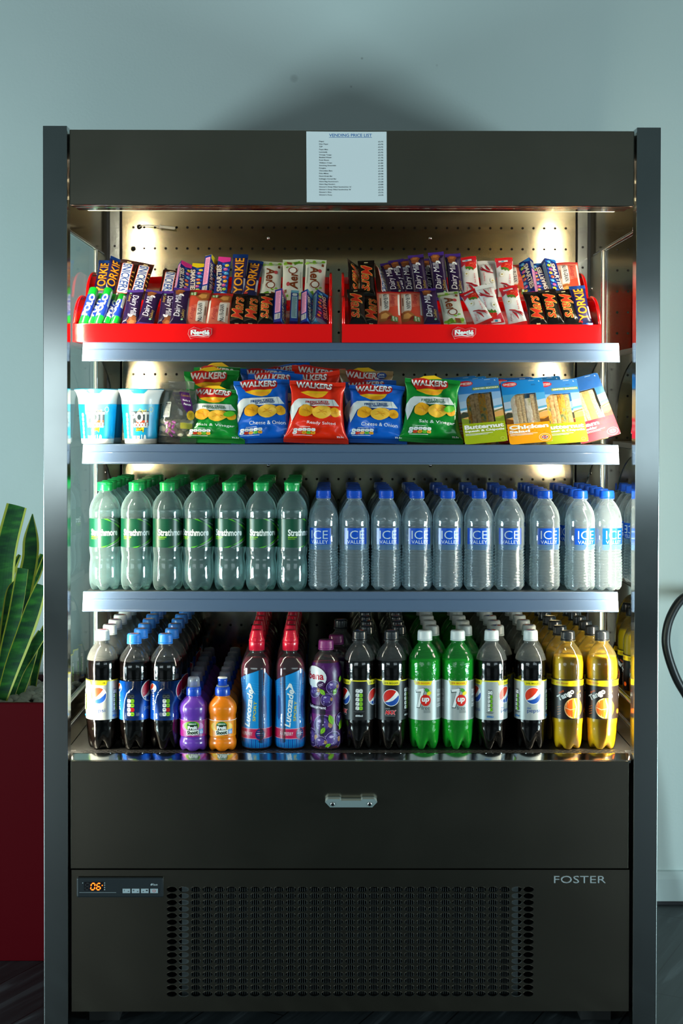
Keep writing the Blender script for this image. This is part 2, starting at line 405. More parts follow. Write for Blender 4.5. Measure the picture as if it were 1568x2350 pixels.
# drawer panel
b = MB(); za, zb = at(800, 1995, .01).z, at(800, 1744.5, .01).z - .001
b.box(-.5495, .5455, .008, .030, za + .0015, zb, STEEL_H); dr = b.build('drawer_panel', FR, bevel=.0015)
a_, c_ = at(746, 1839, 0), at(866, 1839, 0); cx = (a_.x + c_.x) / 2; hw = (c_.x - a_.x) / 2; zc = at(800, 1839, 0).z
b = MB(); HN = mat('handle_alloy', 'a9bcbc', .38, .55)
pts = [(-hw, .002), (-hw + .006, .0075), (-hw + .03, .0075), (-hw + .031, .0045), (hw - .031, .0045), (hw - .03, .0075), (hw - .006, .0075), (hw, .002), (hw - .010, -.0085), (-hw + .010, -.0085)]
b.prism([(cx + p[0], zc + p[1]) for p in pts], 'y', -.012, .008, HN)
h = b.build('handle', dr, bevel=.0022)
for s in (-1, 1):
    b = MB(); b.lathe([(.0001, 0), (.0042, 0), (.0042, .001), (.003, .0016), (.0001, .0016)], CHROME, 14, T=Matrix.Translation((cx + s * .036, -.012, zc - .002)) @ Matrix.Rotation(PI / 2, 4, 'X'))
    b.box(cx + s * .036 - .0026, cx + s * .036 + .0026, -.0140, -.0134, zc - .0027, zc - .0013, INKD); b.box(cx + s * .036 - .0007, cx + s * .036 + .0007, -.0140, -.0134, zc - .0046, zc + .0006, INKD); b.build('screw', dr)
# lower grille panel
b = MB(); zl = at(800, 2320, .01).z; y0 = .008
gx = [at(394.5 + 27.29 * k, 2160, y0).x for k in range(31)]; gz = sorted(at(800, 2041 + 15.0 * k, y0).z for k in range(17))
RIM = mat('punched_rim', (.62, .63, .60), .25, 1.)
gx0, gx1 = gx[0] - .0115, gx[-1] + .0115; gz0, gz1 = gz[0] - .0064, gz[-1] + .0064
holed(b, gx0, gx1, gz0, gz1, y0, gx, gz, .0101, .0054, STEEL_H, 24, .0025, RIM)
zt_ = za - .0005; xl, xr = -.5475, at(1446, 2160, 0).x
for q in ((xl, gx0, zl, zt_), (gx1, xr, zl, zt_), (gx0, gx1, zl, gz0), (gx0, gx1, gz1, zt_)):
    b.add([(q[0], y0, q[2]), (q[1], y0, q[2]), (q[1], y0, q[3]), (q[0], y0, q[3])], [(0, 1, 2, 3)], STEEL_H)
for q in ((xl, xr, zl, zl), (xl, xr, zt_, zt_)):
    b.add([(q[0], y0, q[2]), (q[1], y0, q[2]), (q[1], y0 + .02, q[2]), (q[0], y0 + .02, q[2])], [(0, 1, 2, 3)], STEEL_H)
for x in (xl, xr):
    b.add([(x, y0, zl), (x, y0 + .02, zl), (x, y0 + .02, zt_), (x, y0, zt_)], [(0, 1, 2, 3)], STEEL_H)
lp = b.build('grille_panel', FR)
b = MB(); CH = mat('badge_chrome', (.62, .70, .74), .3, .45)
p, q = at(1272, 2018, y0), at(1390, 2018, y0); pr = Print(); hh = at(1330, 2009, y0).z - at(1330, 2025, y0).z
vs, fs = textmesh('FOSTER', -.012, 0); x0, x1, z0, z1 = bbox(vs); kx = (q.x - p.x) / (x1 - x0); kz = hh / (z1 - z0)
P_ = [(p.x + (x - x0) * kx, (p.z + q.z) / 2 - hh / 2 + (y - z0) * kz) for x, y in vs]
b.add([(x, y0 - .0022, z) for x, z in P_], fs, CH)
ed = {}
for f in fs:
    for i in range(len(f)):
        e = (f[i], f[(i + 1) % len(f)]); ed[e] = ed.get(e, 0) + 1
oe = [e for e in ed if (e[1], e[0]) not in ed]
b.add([(x, y0 - .0022, z) for x, z in P_] + [(x, y0, z) for x, z in P_], [(a, c, c + len(P_), a + len(P_)) for a, c in oe], CH)
o = b.build('badge', lp); o['label'] = 'raised chrome lettering badge'
# controller
k0, k1 = at(177, 2012, y0), at(376, 2057, y0)
b = MB(); b.box(k0.x, k1.x, y0 - .008, y0, k1.z, k0.z, DARKPL); cp = b.build('control_panel', lp, bevel=.003)
def kp(px, py): return at(150 + px / 6.272, 1990 + py / 6.272, y0 - .008)
b = MB(); a_, c_ = kp(272, 212), kp(548, 336); yk = y0 - .0086
b.box(a_.x, c_.x, yk, yk + .0006, c_.z, a_.z, mat('display_glass', (.01, .01, .012), .15))
seg_on = emit('display_segment', 'ff5a10', 5.0); seg_off = mat('segment_off', (.03, .03, .032), .4)
def seg7(cx, cz, w, h, on, m):
    t = .0011
    S_ = {'a': (0, h, 1), 'g': (0, 0, 1), 'd': (0, -h, 1), 'f': (-w, h / 2, 0), 'b': (w, h / 2, 0), 'e': (-w, -h / 2, 0), 'c': (w, -h / 2, 0)}
    for k in on:
        x, z, hz_ = S_[k]; sk = .12
        xx = cx + x + (z) * sk; zz = cz + z; l = (w if hz_ else h / 2) - t * .7
        if hz_: pts = [(-l, 0), (-l + t, t), (l - t, t), (l, 0), (l - t, -t), (-l + t, -t)]
        else: pts = [(0 + l * sk, l), (t, l - t), (t - l * sk * 2 + l * sk, -l + t), (-l * sk, -l), (-t - l * sk, -l + t), (-t + l * sk, l - t)]
        b.prism([(xx + u, zz + v) for u, v in pts], 'y', yk - .0003, yk, m)
a1, a2, a3 = kp(318, 276), kp(398, 278), kp(480, 278); hs = abs(kp(0, 230).z - kp(0, 322).z) / 2; ws = .0036
seg7(a1.x, a1.z, ws, hs, 'abcdefg', seg_off); seg7(a2.x, a2.z, ws, hs, 'abcdef', seg_on); seg7(a3.x, a3.z, ws, hs, 'acdefg', seg_on)
p = kp(532, 262); b.prism([(p.x + .0012 * math.cos(i), p.z + .0012 * math.sin(i)) for i in range(6)], 'y', yk - .0003, yk, seg_on)
GR = mat('control_print', 'aab6ba', .5)
pr = Print()
p = kp(250, 228); pr.ell(p.x * 1000, p.z * 1000, 1, 1, GR, n=8)
for py in (228, 258, 292, 322): p = kp(566, py); pr.rect(p.x * 1000 - 1, p.x * 1000 + 1, p.z * 1000 - 1, p.z * 1000 + 1, GR)
p, q = kp(202, 362), kp(732, 366); pr.rect(p.x * 1000, q.x * 1000, q.z * 1000, p.z * 1000, GR)
p, q = kp(1265, 248), kp(1330, 248); pr.text('lae', (p.x + q.x) * 500, p.z * 1000, (q.x - p.x) * 1000, 4.3, GR, bold=.02)
p = kp(1243, 248); pr.ell(p.x * 1000, p.z * 1000, 2.6, 1.8, GR, rot=40, n=12)
mbp = MB(); pr.lay(mbp, lambda u, v, h: (u, (y0 - .008) * 1000 - h, v)); mbp.build('panel_print', cp, .001)
b.build('display', cp)
for i, (u0, u1) in enumerate(((826, 936), (958, 1068), (1090, 1200), (1223, 1334))):
    p, q = kp(u0, 308), kp(u1, 370); b = MB(); b.box(p.x, q.x, y0 - .0095, y0 - .008, q.z, p.z, mat('button_grey', 'a7b6bc', .5))
    pr = Print(); cx_, cz_ = (p.x + q.x) * 500, (p.z + q.z) * 500
    if i == 3: pr.ell(cx_, cz_, 3, 2.6, ink('c96a6a')); pr.ell(cx_, cz_, 1.9, 1.6, mat('button_grey', 'a7b6bc', .5))
    else:
        pr.text(('i', 'o', 'M')[i], cx_ + (4 if i == 2 else -4), cz_ + 1, (.9, 2.4, 3)[i], 3, INKD, bold=.02)
        s_ = -1 if i == 2 else 1; xo = -3 if i == 2 else 4; pr.poly([(cx_ + xo - 1.6, cz_ - 1 + s_ * .7), (cx_ + xo + 1.6, cz_ - 1 + s_ * .7), (cx_ + xo, cz_ - 1 - s_)], INKD)
    pr.lay(b, lambda u, v, h: (u * .001, (y0 - .0095) - h * .001, v * .001))
    b.build('button', cp, bevel=0)
# machinery behind the grille
b = MB(); ALU = mat('condenser_fin', (.17, .19, .19), .5, .7)
fx0, fx1 = gx[2] - .012, gx[-3] + .014
n = 150
for k in range(n):
    x = lerp(fx0, fx1, k / (n - 1)); b.box(x - .0007, x + .0007, .045, .085, gz0 - .01, gz1 - .016, ALU)
for j in range(6):
    z = gz0 + .02 + j * .042; b.tube([(fx0 - .01, .062, z), (fx1 + .01, .062, z)], .005, mat('coil_tube', (.06, .065, .065), .6, .5), 8)
o = b.build('condenser', FR)
for x in (gx[1] + .001, gx[-2] - .001):
    b = MB(); b.box(x - .008, x + .008, .040, .046, gz0 - .02, gz1 + .01, mat('condenser_plate', (.42, .48, .50), .4, .9)); b.build('condenser_plate', FR)
b = MB(); b.box(-.548, .546, .088, .10, .05, .48, BLACK); b.build('machine_bay', FR)
b = MB(); b.box(-.50, .50, .05, .60, .03, .042, mat('base_tray', (.10, .10, .10), .5, .5)); b.box(-.46, .46, .012, .05, .036, .043, STEEL_D)
for s in (-1, 1): b.box(s * .49 - .03, s * .49 + .03, .05, .10, 0.0, .03, BLACK)
b.build('base_tray', FR)
# temperature probe
b = MB(); q = [at(320, 521, YB - .002), at(326, 518, YB - .012), at(345, 517, YB - .022), at(365, 520, YB - .02)]
WP = mat('probe_white', 'd8d6c6', .4); b.tube(smoothprof([tuple(v) for v in q], 5), .0013, WP, 8)
p, r_ = at(366, 520, YB - .02), at(402, 524, YB - .02); b.tube([p, p.lerp(r_, .08), p.lerp(r_, .1), r_.lerp(p, .05), r_], [.005, .005, .0036, .0036, .002], WP, 12)
o = b.build('temperature_probe', FR)
b = MB()
for (px, py) in ((320, 521), (306, 571)): p = at(px, py, YB); b.lathe([(.0001, 0), (.006, 0), (.006, .0008), (.0001, .0008)], BLACK, 16, T=Matrix.Translation((p.x, YB, p.z)) @ Matrix.Rotation(PI / 2, 4, 'X'))
b.build('cable_hole', FR)
# shelves
YF = .10; SHZ = []
xl, xr = at(192, 1040, YF).x, at(1418, 1040, YF).x
RAILM = mat('ticket_rail', (.095, .15, .245), .25, .10); RAILM.node_tree.nodes['Principled BSDF'].inputs['Coat Weight'].default_value = .6
for i, py in enumerate((787, 1021, 1358)):
    zs = at(800, py, YF).z; SHZ.append(zs)
    s = E('shelf'); s.parent = FR
    b = MB(); b.box(xl + .004, xr - .004, YF, .50, zs - .012, zs, STEEL_D); b.build('shelf_plate', s, bevel=.001)
    b = MB(); b.prism([(YF + .002, zs - .001), (YF - .004, zs + .001), (YF - .006, zs - .0005), (YF - .010, zs - .013), (YF - .0085, zs - .0145), (YF - .0105, zs - .016), (YF - .016, zs - .0345), (YF - .018, zs - .0365), (YF - .016, zs - .0385), (YF - .010, zs - .038), (YF - .0, zs - .012)], 'x', xl, xr, RAILM)
    b.build('ticket_rail', s, bevel=.0004)
    for sx in (-1, 1):
        xb = sx * .535; pts = [(YF + .03, zs - .013), (.20, zs - .020)]
        pts += [(.20 + .26 * math.sin(t * PI / 2), zs - .020 - .14 * (1 - math.cos(t * PI / 2))) for t in [k / 10 for k in range(1, 11)]]
        pts += [(.50, zs - .19), (.545, zs - .19), (.555, zs - .013)]
        b = MB(); b.prism(pts, 'x', xb - .0015, xb + .0015, STEEL_V); b.build('shelf_bracket', s)
# price list
y_ = .0075; b = MB()
def pf(u, v, h):   # slightly curled paper ; u,v mm from lower-left
    s = u / 156.0; t = v / 137.0
    x = PL.x + u * .001 + .001 * (1 - t); z = PL.z + v * .001
    return (x, y_ - .0008 - h * .001 - .0015 * abs(2 * s - 1) ** 3 - .001 * (t ** 6), z)
PL = at(703, 464.5, .008)
pr = Print(); pr.rect(0, 156, 0, 137, mat('price_paper', 'f4f9fb', .6))
k = 156 / (1480 - 100)
def pt(x, y): return ((x - 105) * k, (1303 - y) * k)
BL = ink('1d6fb8', .5); TX = ink('26303a', .6)
x_, z_ = pt(865, 152); pr.text('VENDING PRICE LIST', x_, z_, 735 * k, 6.0, BL, bold=.012); a_, c_ = pt(495, 193), pt(1233, 187); pr.rect(a_[0], c_[0], a_[1], c_[1], BL)
ITEMS = [('Pepsi', '2.75'), ('Diet Pepsi', '2.75'), ('7UP', '2.75'), ('Pepsi Max', '2.75'), ('Lucozade', '2.75'), ('Orange Tango', '2.75'), ('Bottled Water', '1.75'), ('Fruit Shoot', '1.50'), ('Walkers Crisps', '1.00'), ('Snacking Essentials', '1.50'), ('Pringles', '1.50'), ('Chocolate Bars', '1.10'), ('Polo Mints', '0.90'), ('Nutri-Grain Bar', '1.50'), ("Kellogg's Cereal Bar", '1.10'), ("Giant Bag Rowntree's", '2.30'), ("Giant Bag Nestle's", '3.00'), ("Ginster's Deep Filled Sandwiches 'A'", '3.75'), ("Ginster's Deep Filled Sandwiches 'B'", '5.10'), ("Ginster's Slice", '3.75'), ("Ginster's Pasty", '3.75')]
WDS = [80, 152, 58, 155, 140, 213, 215, 168, 222, 290, 118, 228, 162, 230, 298, 330, 275, 555, 548, 212, 225]
for i, (a, c) in enumerate(ITEMS):
    yy = 258 + i * 45.8; x0 = 325 - i * .3
    pr.ly = 3; dsc = any(ch in a for ch in 'pgyjQ'); hh = 2.9 if dsc else 2.35
    x_, z_ = pt(x0 + WDS[i] / 2, yy + (4 if dsc else 0)); pr.text(a, x_, z_, WDS[i] * k, hh, TX, bold=.012)
    x_, z_ = pt(1382, yy + 5); pr.text('£' + c, x_, z_, 84 * k, 2.35, TX, bold=.012)
pr.lay(b, pf, 4, 4, .06, .02)
o = b.build('price_list'); tag(o, 'white paper price list taped to the steel header of the chiller', 'price list')
# ================================================================== bottles
def bumpnoise(m, node_in, scale, strength, dist=.001, sc3=(1, 1, 1)):
    n = noisetex(m, scale, sc3, 2); bp = N(m, 'ShaderNodeBump'); bp.inputs['Strength'].default_value = strength; bp.inputs['Distance'].default_value = dist
    L(m, n.outputs[0], bp.inputs['Height'])
    for s in node_in: L(m, bp.outputs[0], s)
def petmat(name, tint, fres=1.5, extra=.03, bump=.35, scale=90, milk=0.0, milkcol=(.8, .85, .85), sc3=(1, 1, 1), rough=.05, limb_light=0.0):
    if name in MATS: return MATS[name]
    m = mat(name, tint, .05); m, g, x, out = glassmat(m, tint, fres, extra, rough)
    f = [n for n in m.node_tree.nodes if n.type == 'FRESNEL'][0]
    if bump: bumpnoise(m, [g.inputs['Normal'], f.inputs['Normal']], scale, bump, .001, sc3)
    if milk:
        tl = N(m, 'ShaderNodeBsdfTranslucent'); tl.inputs[0].default_value = milkcol + (1,); df = N(m, 'ShaderNodeBsdfDiffuse'); df.inputs[0].default_value = milkcol + (1,)
        mm = N(m, 'ShaderNodeMixShader'); L(m, tl.outputs[0], mm.inputs[1]); L(m, df.outputs[0], mm.inputs[2])
        m2 = N(m, 'ShaderNodeMixShader'); m2.inputs[0].default_value = milk; L(m, x.outputs[0], m2.inputs[1])
        if limb_light:
            lw = N(m, 'ShaderNodeLayerWeight'); lw.inputs[0].default_value = .35; pw = N(m, 'ShaderNodeMath', operation='POWER'); L(m, lw.outputs['Facing'], pw.inputs[0]); pw.inputs[1].default_value = 2.2  # whitens edge-on faces, imitating light refracted at the rim
            ma = N(m, 'ShaderNodeMath', operation='MULTIPLY_ADD', use_clamp=True); L(m, pw.outputs[0], ma.inputs[0]); ma.inputs[1].default_value = limb_light; ma.inputs[2].default_value = milk; L(m, ma.outputs[0], m2.inputs[0])
        L(m, mm.outputs[0], m2.inputs[2]); L(m, m2.outputs[0], out.inputs[0])
    return m
def watermat(name, tint, ior=1.33, mix=.2, bump=.0):
    if name in MATS: return MATS[name]
    m = mat(name, tint, .0); nt = m.node_tree; out = [n for n in nt.nodes if n.type == 'OUTPUT_MATERIAL'][0]; nt.nodes.remove(nt.nodes['Principled BSDF'])
    r = N(m, 'ShaderNodeBsdfGlass'); r.inputs['Color'].default_value = tint + (1,); r.inputs['IOR'].default_value = ior; r.inputs['Roughness'].default_value = .0
    t = N(m, 'ShaderNodeBsdfTransparent'); t.inputs[0].default_value = tint + (1,)
    x = N(m, 'ShaderNodeMixShader'); x.inputs[0].default_value = mix; L(m, r.outputs[0], x.inputs[1]); L(m, t.outputs[0], x.inputs[2]); L(m, x.outputs[0], out.inputs[0])
    if bump: bumpnoise(m, [r.inputs['Normal']], 70, bump)
    return m
PET = petmat('clear_plastic', (.96, .985, .98), milk=.15, bump=.4, extra=.05, rough=.07, milkcol=(.62, .90, .90), limb_light=.8)  # milky mix and pale rim stand in for light refracted through clear bottles
PETC = petmat('clear_plastic_ribbed', (.93, .965, .97), bump=.6, scale=70, milk=.19, extra=.09, rough=.07, milkcol=(.80, .94, 1.), limb_light=.8)  # same here: whitened plastic replaces the bright refraction of the LED strips
PETD = petmat('misted_plastic', (.86, .88, .87), milk=.24, milkcol=(.50, .53, .51), bump=.5, scale=70, extra=.04)
PETK = petmat('clear_plastic_cola', (.90, .92, .92), milk=.06, bump=.4, scale=60, extra=.045, sc3=(1, 1, 1.6))
PETL = petmat('clear_plastic_filled', (.92, .93, .93), milk=.0, bump=.4, scale=60, extra=.03, sc3=(1, 1, 1.6))
PETG = petmat('green_plastic', (.16, .78, .24), milk=.26, milkcol=(.06, .62, .12), bump=.8, scale=170, extra=.05)
PETT = petmat('clear_plastic_orange', (.96, .93, .75), milk=.12, milkcol=(.7, .6, .25), bump=.4, scale=70, extra=.04)
PETP = petmat('clear_plastic_shaped', (.93, .93, .95), milk=.04, bump=.3, scale=60, extra=.04)
WAT = watermat('still_water', (.90, .985, .98))
WAT2 = watermat('spring_water', (.92, .98, 1.0), bump=.5)
def liquid(name, col, sub=0., rough=.12, **k): return mat(name, col, rough, Coat_Weight=.6, **k)
COLA = liquid('cola', (.004, .0022, .0018)); SQ_G = mat('lime_soda', (.02, .60, .06), .2, Subsurface_Weight=.6, Subsurface_Radius=(.006, .03, .008), Subsurface_Scale=1.0)
SQ_O = mat('orange_soda', (.92, .58, .006), .35, Subsurface_Weight=.12, Subsurface_Radius=(.012, .010, .003), Subsurface_Scale=1.0)
SQ_R = mat('raspberry_drink', (.17, .012, .035), .12, Coat_Weight=.5)
FEET = lambda hf, amp, n=5, ph=0: (lambda r, z, a: ((r * (1 - .10 * (1 - math.cos(n * (a + ph))) / 2 * max(0, 1 - z / hf)), z + amp * ((1 - math.cos(n * (a + ph))) / 2) ** 2.0 * max(0, 1 - z / hf) ** .9 * min(1, r / 12)) if z < hf else (r, z)))
def prof_at(pr):
    q = sorted([(z, r) for r, z in pr], key=lambda t: t[0])
    def f(z):
        for i in range(len(q) - 1):
            if q[i][0] <= z <= q[i + 1][0]: return lerp(q[i][1], q[i + 1][1], (z - q[i][0]) / max(1e-6, q[i + 1][0] - q[i][0]))
        return q[-1][1]
    return f
def cap(mb, r, h, z0, m, top=None, ridge=.25, dome=0, ring=True, taper=.94, m2=None):
    lob = lambda rr, z, a: (rr + (ridge * math.cos(36 * a) if z0 + h * .18 < z < z0 + h * .86 and rr > r * .6 else 0), z)
    if ring: mb.lathe([(.1, z0 - 1.6), (r + .3, z0 - 1.6), (r + .3, z0 + .6), (r * .98, z0 + .9), (.1, z0 + .9)], m2 or m, 40)
    mb.lathe([(.1, z0 + 1.2), (r, z0 + 1.2), (r, z0 + h * .18), (r * .99, z0 + h * .2), (lerp(r, r * taper, .8), z0 + h * .84), (r * taper, z0 + h * .88), (r * taper * .93, z0 + h), (.1, z0 + h + dome)], m, 72, lob)
    if top: top(mb, z0 + h)
    return mb
def topdisc(mb, r, z, kind):
    P = Print()
    if kind == 'globe':
        P.ell(0, 0, r, r, WH); P.ell(0, 0, r * .94, r * .94, ink('d9251d'), a0=10, a1=170); P.ell(0, 0, r * .94, r * .94, ink('1c56b4'), a0=190, a1=350)
    P.lay(mb, lambda u, v, h: (u, v, z + h + .1), None, None, .05, .05)
def nutri(P, cx, cy, w, h, cols, dark, n=5, tiny=True, vertical=True):
    """traffic-light nutrition panel"""
    ph = h / n
    for i in range(n):
        y1 = cy + h / 2 - i * ph; y0_ = y1 - ph * .95
        P.rrect(cx - w / 2, cx + w / 2, y0_, y1, ph * .3, dark); P.rrect(cx - w / 2 + .4, cx, y0_ + .4, y1 - .4, ph * .25, WH); P.rrect(cx, cx + w / 2 - .4, y0_ + .4, y1 - .4, ph * .25, cols[i % len(cols)], same=True)
        P.rect(cx - w * .38, cx - w * .12, y0_ + ph * .5, y0_ + ph * .62, dark); P.rect(cx + w * .1, cx + w * .36, y0_ + ph * .42, y0_ + ph * .54, dark, same=True)
    P.rect(cx - w * .42, cx + w * .42, cy + h / 2 + 1, cy + h / 2 + 1.8, dark)
    P.rect(cx - w * .75, cx + w * .75, cy - h / 2 - 2, cy - h / 2 - 1.3, dark); P.rect(cx - w * .6, cx + w * .6, cy - h / 2 - 3.4, cy - h / 2 - 2.8, dark, same=True)
def globe(P, cx, cy, r, ring=True, rot=-20, red='e23a1c', blue='1d4fa8'):
    P.ell(cx, cy, r * (1.08 if ring else 1), r * (1.08 if ring else 1), WH)
    def arc(a0, a1, n=14): return [(r * math.cos(math.radians(lerp(a0, a1, k / n))), r * math.sin(math.radians(lerp(a0, a1, k / n)))) for k in range(n + 1)]
    up = arc(50, 215); up += [(-r * .55, -r * .42), (-r * .12, -r * .12), (r * .30, r * .30)]
    lo = arc(216, 378); lo += [(r * .62, -r * .05), (r * .2, -r * .38), (-r * .3, -r * .54)]
    P.poly([(cx + x, cy + y) for x, y in up], ink(red)); P.poly([(cx + x, cy + y) for x, y in lo], ink(blue), same=True)
def barcode(P, x0, x1, y0, y1, m=INKD, horiz=False):
    P.rect(x0, x1, y0, y1, WH); random.seed(3); t = (y0 if horiz else x0) + .6; e = (y1 if horiz else x1) - .6; P.ly += 1
    while t < e:
        w = random.choice((.3, .5, .8))
        if horiz: P.rect(x0 + .6, x1 - .6, t, min(t + w, e), m, same=True)
        else: P.rect(t, min(t + w, e), y0 + .6, y1 - .6, m, same=True)
        t += w + random.choice((.4, .6, .9))
def finelines(P, x0, x1, y0, y1, m, dy=1.3):
    random.seed(5); y = y1; P.ly += 1
    while y > y0: P.rect(x0, lerp(x0, x1, random.uniform(.7, 1)), y - dy * .42, y, m, same=True); y -= dy
def bigger(P, u, z, w, m='2b2b10', txt='20% BIGGER', h=8.5):
    Y_ = ink('f4e21a'); P.poly([(u - w / 2 - 2, z), (u + w / 2 + 2, z), (u + w / 2 - 1.5, z - h), (u - w / 2 + 1.5, z - h)], Y_)
    P.text(txt, u, z - h * .52, w * .8, 3.6, ink(m), bold=.015)
def bottle(name, prof, seg, lob, shell, fill=None, fillz=None, label=None, lz=None, caps=None, k=.001, lR=None, shrink=.975, sleeve=False, low=None, zk=1.0):
    root = E(name); pf_ = prof_at(prof)
    b = MB(); b.lathe(prof, shell, seg, lob)
    if low:
        k2 = b.mi(low)
        for i, f in enumerate(b.f):
            if sum(b.v[j][2] for j in f) / len(f) < fillz: b.m[i] = k2
    b.build('bottle_body', root, k)
    if fill:
        q = [(max(.1, r * shrink - .25), max(z, .9)) for r, z in prof if z < fillz]; q.append((pf_(fillz) * shrink - .25, fillz)); q.append((.1, fillz + .05))
        if not q[0][0] < 1: q.insert(0, (.1, q[0][1]))
        b = MB(); b.lathe(q, fill, seg, lob); b.build('liquid', root, k)
    if label:
        R0 = lR or pf_((lz[0] + lz[1]) / 2); b = MB(); P = label(R0)
        P.lay(b, cyl_fn(R0, (lambda v: pf_(v)) if sleeve else (lambda v: R0)), R0 * .13, 5 if sleeve else None, .035, .25); b.build('label', root, k)
    b = MB(); caps(b); b.build('cap', root, k)
    if zk != 1:
        for ch in root.children:
            for v in ch.data.vertices: v.co.z *= zk
    return root
CIRC = lambda R: PI * R
def ringrect(P, R, z0, z1, m): P.rect(-PI * R, PI * R, z0, z1, m); return P
# ---- green capped sparkling water
pr1 = smoothprof([(.1, 7), (10, 4), (19, .6), (24.5, .2), (28.5, 5), (31, 14), (31.7, 26), (31.6, 44), (31, 58), (29.8, 66), (29.6, 74), (31.2, 84), (31.7, 92)], 3)[:-1] + [(31.7, 92), (31.7, 156), (31.2, 158.5), (31.7, 161), (31.7, 171)] + smoothprof([(31.7, 172), (30.6, 180), (27.5, 190), (22, 200), (16, 207.5), (13.2, 211), (12.6, 214)], 3) + [(15, 214.5), (15, 216), (12.4, 216.5), (12.4, 228), (.1, 228.2)]
def lab1(R):
    P = Print(); ringrect(P, R, 94, 156, ink('0b4a33')); lg, gy, mg = ink('4fae1e'), ink('8d9a94'), ink('1f7a2e')
    for o in (0, 100):
        P.poly([(o + 2, 156), (o + 10, 156), (o + 48, 128), (o + 48, 134), (o + 30, 144)], lg); P.poly([(o + 14, 156), (o + 19, 156), (o + 48, 139), (o + 48, 142)], gy, same=True)
        P.poly([(o + 23, 156), (o + 30, 156), (o + 50, 146), (o + 50, 150)], mg, same=True)
        P.poly([(o - 8, 94), (o + 3, 94), (o + 48, 120), (o + 48, 114), (o + 20, 101)], lg); P.poly([(o + 7, 94), (o + 11, 94), (o + 48, 109), (o + 48, 112)], gy, same=True)
        P.poly([(o + 16, 94), (o + 24, 94), (o + 50, 105), (o + 50, 101)], mg, same=True)
        P.text('Strathmore', o + 3, 126.5, 60, 14.5, ink('eef4f0'), bold=.03)
        P.text('SPARKLING', o - 18, 116.5, 18, 3, ink('9be01a'), bold=.02); P.text('SPRING WATER', o - 19.5, 112.6, 15, 1.8, ink('9be01a'), bold=.01)
    return P
CG = mat('green_cap', (.008, .36, .085), .3, Coat_Weight=.3)
def cap1(b):
    b.lathe([(.1, 215), (15, 215), (15.3, 217), (15.3, 228), (15, 229)], CG, 48); b.lathe([(.1, 229), (15.8, 229), (16, 230.5), (15.6, 233), (13, 234.6), (6, 235), (.1, 235)], CG, 48)
    b.prism([(-5, -17.4), (5, -17.4), (4, -14), (-4, -14)], 'z', 228.6, 232, CG)
# ---- blue capped still water
pv = [(.1, 5), (14, 3), (22, .5), (26, 1.5), (29, 6)] 
z = 9
while z < 88: pv.append((30.4 - 1.0 * math.exp(-((z - 78) / 14) ** 2), z)); z += 1.25
pv += [(29.4, 89), (30.9, 93), (30.9, 130), (29.9, 132), (30.9, 134), (29.9, 137), (30.9, 140), (30.6, 143)] + smoothprof([(30.8, 146), (29.4, 154), (25.5, 164), (20.5, 173), (15.5, 180), (12.8, 183), (12.4, 185)], 3) + [(14.6, 185.4), (14.6, 186.6), (12.2, 187), (12.2, 197), (.1, 197.2)]
def lob2(r, z, a):
    if z < 9: return FEET(16, 5, 6)(r, z, a)
    if z < 90: w = min(1, (z - 9) / 10) * min(1, (90 - z) / 6); return (r + w * 1.15 * math.sin(2 * PI * (z + 3.4 * math.sin(3 * a) * max(0, 1 - z / 80)) / 6.0), z)
    if 143 < z < 178: return (r * (1 - .02 * (1 + math.cos(8 * a + z * .15))), z)
    return (r, z)
IV = mat('blue_film', (.002, .07, .50), .25, Alpha=.96)
def lab2(R):
    P = Print(); BLK = ink('a8c4d8')
    P.rect(-24, 26, 84, 128, mat('blue_film_pale', (.02, .25, .7), .2, Alpha=.22)); P.rect(-24, 26, 95, 128, IV)
    P.text('ICE', 1, 114.5, 36, 17, ink('b9cfdd'), bold=-.005); P.text('VALLEY', 1, 100, 36, 7, ink('c8d8e2'), bold=.0)
    return P
CB = mat('blue_cap', (.006, .075, .52), .28, Coat_Weight=.3)
def cap2(b): cap(b, 15.2, 14.5, 189, CB, None, .3, ring=True)
# ---- cola family
def colaprof(z=0): return smoothprof([(.1, 9), (9, 6), (17, 1.4), (22, .2), (26, 3), (28.5, 12), (29.8, 24), (30.6, 38), (31.2, 48), (32.4, 56), (32.6, 60)], 3)[:-1] + [(32.6, 60), (32.6, 140), (31.7, 144), (32.4, 148)] + smoothprof([(32.6, 152), (32.6, 166), (31.8, 176), (29, 187), (24.5, 197), (18.5, 206), (14, 211), (12.6, 214)], 3) + [(12.4, 216), (15.2, 216.5), (15.2, 218), (12.2, 218.4), (12.2, 228 + z), (.1, 228.2 + z)]
SIL = mat('silver_label', 'b2b8b6', .35, .2)
def lab_diet(R):
    P = Print(); ringrect(P, R, 62, 141, SIL); P.rect(-PI * R, PI * R, 138.6, 141, ink('f4e21a'))
    for u in (0, 71):
        bigger(P, u, 140, 36); globe(P, u, 111, 16); P.text('pepsi', u + 1, 80, 26, 9.5, ink('17458a'), bold=-.0); P.text('diet', u - 8, 86.5, 8.5, 4.4, ink('2a6ab4'))
    for u in (36, -35):
        nutri(P, u, 100, 10, 42, [WH, ink('7ac21c'), ink('7ac21c'), ink('7ac21c'), ink('7ac21c')], ink('3a3f40'), 5); P.text('600ml', u, 69, 13, 4, ink('1a76c0'), bold=.03)
    finelines(P, -80, -55, 70, 134, ink('565c60'))
    return P
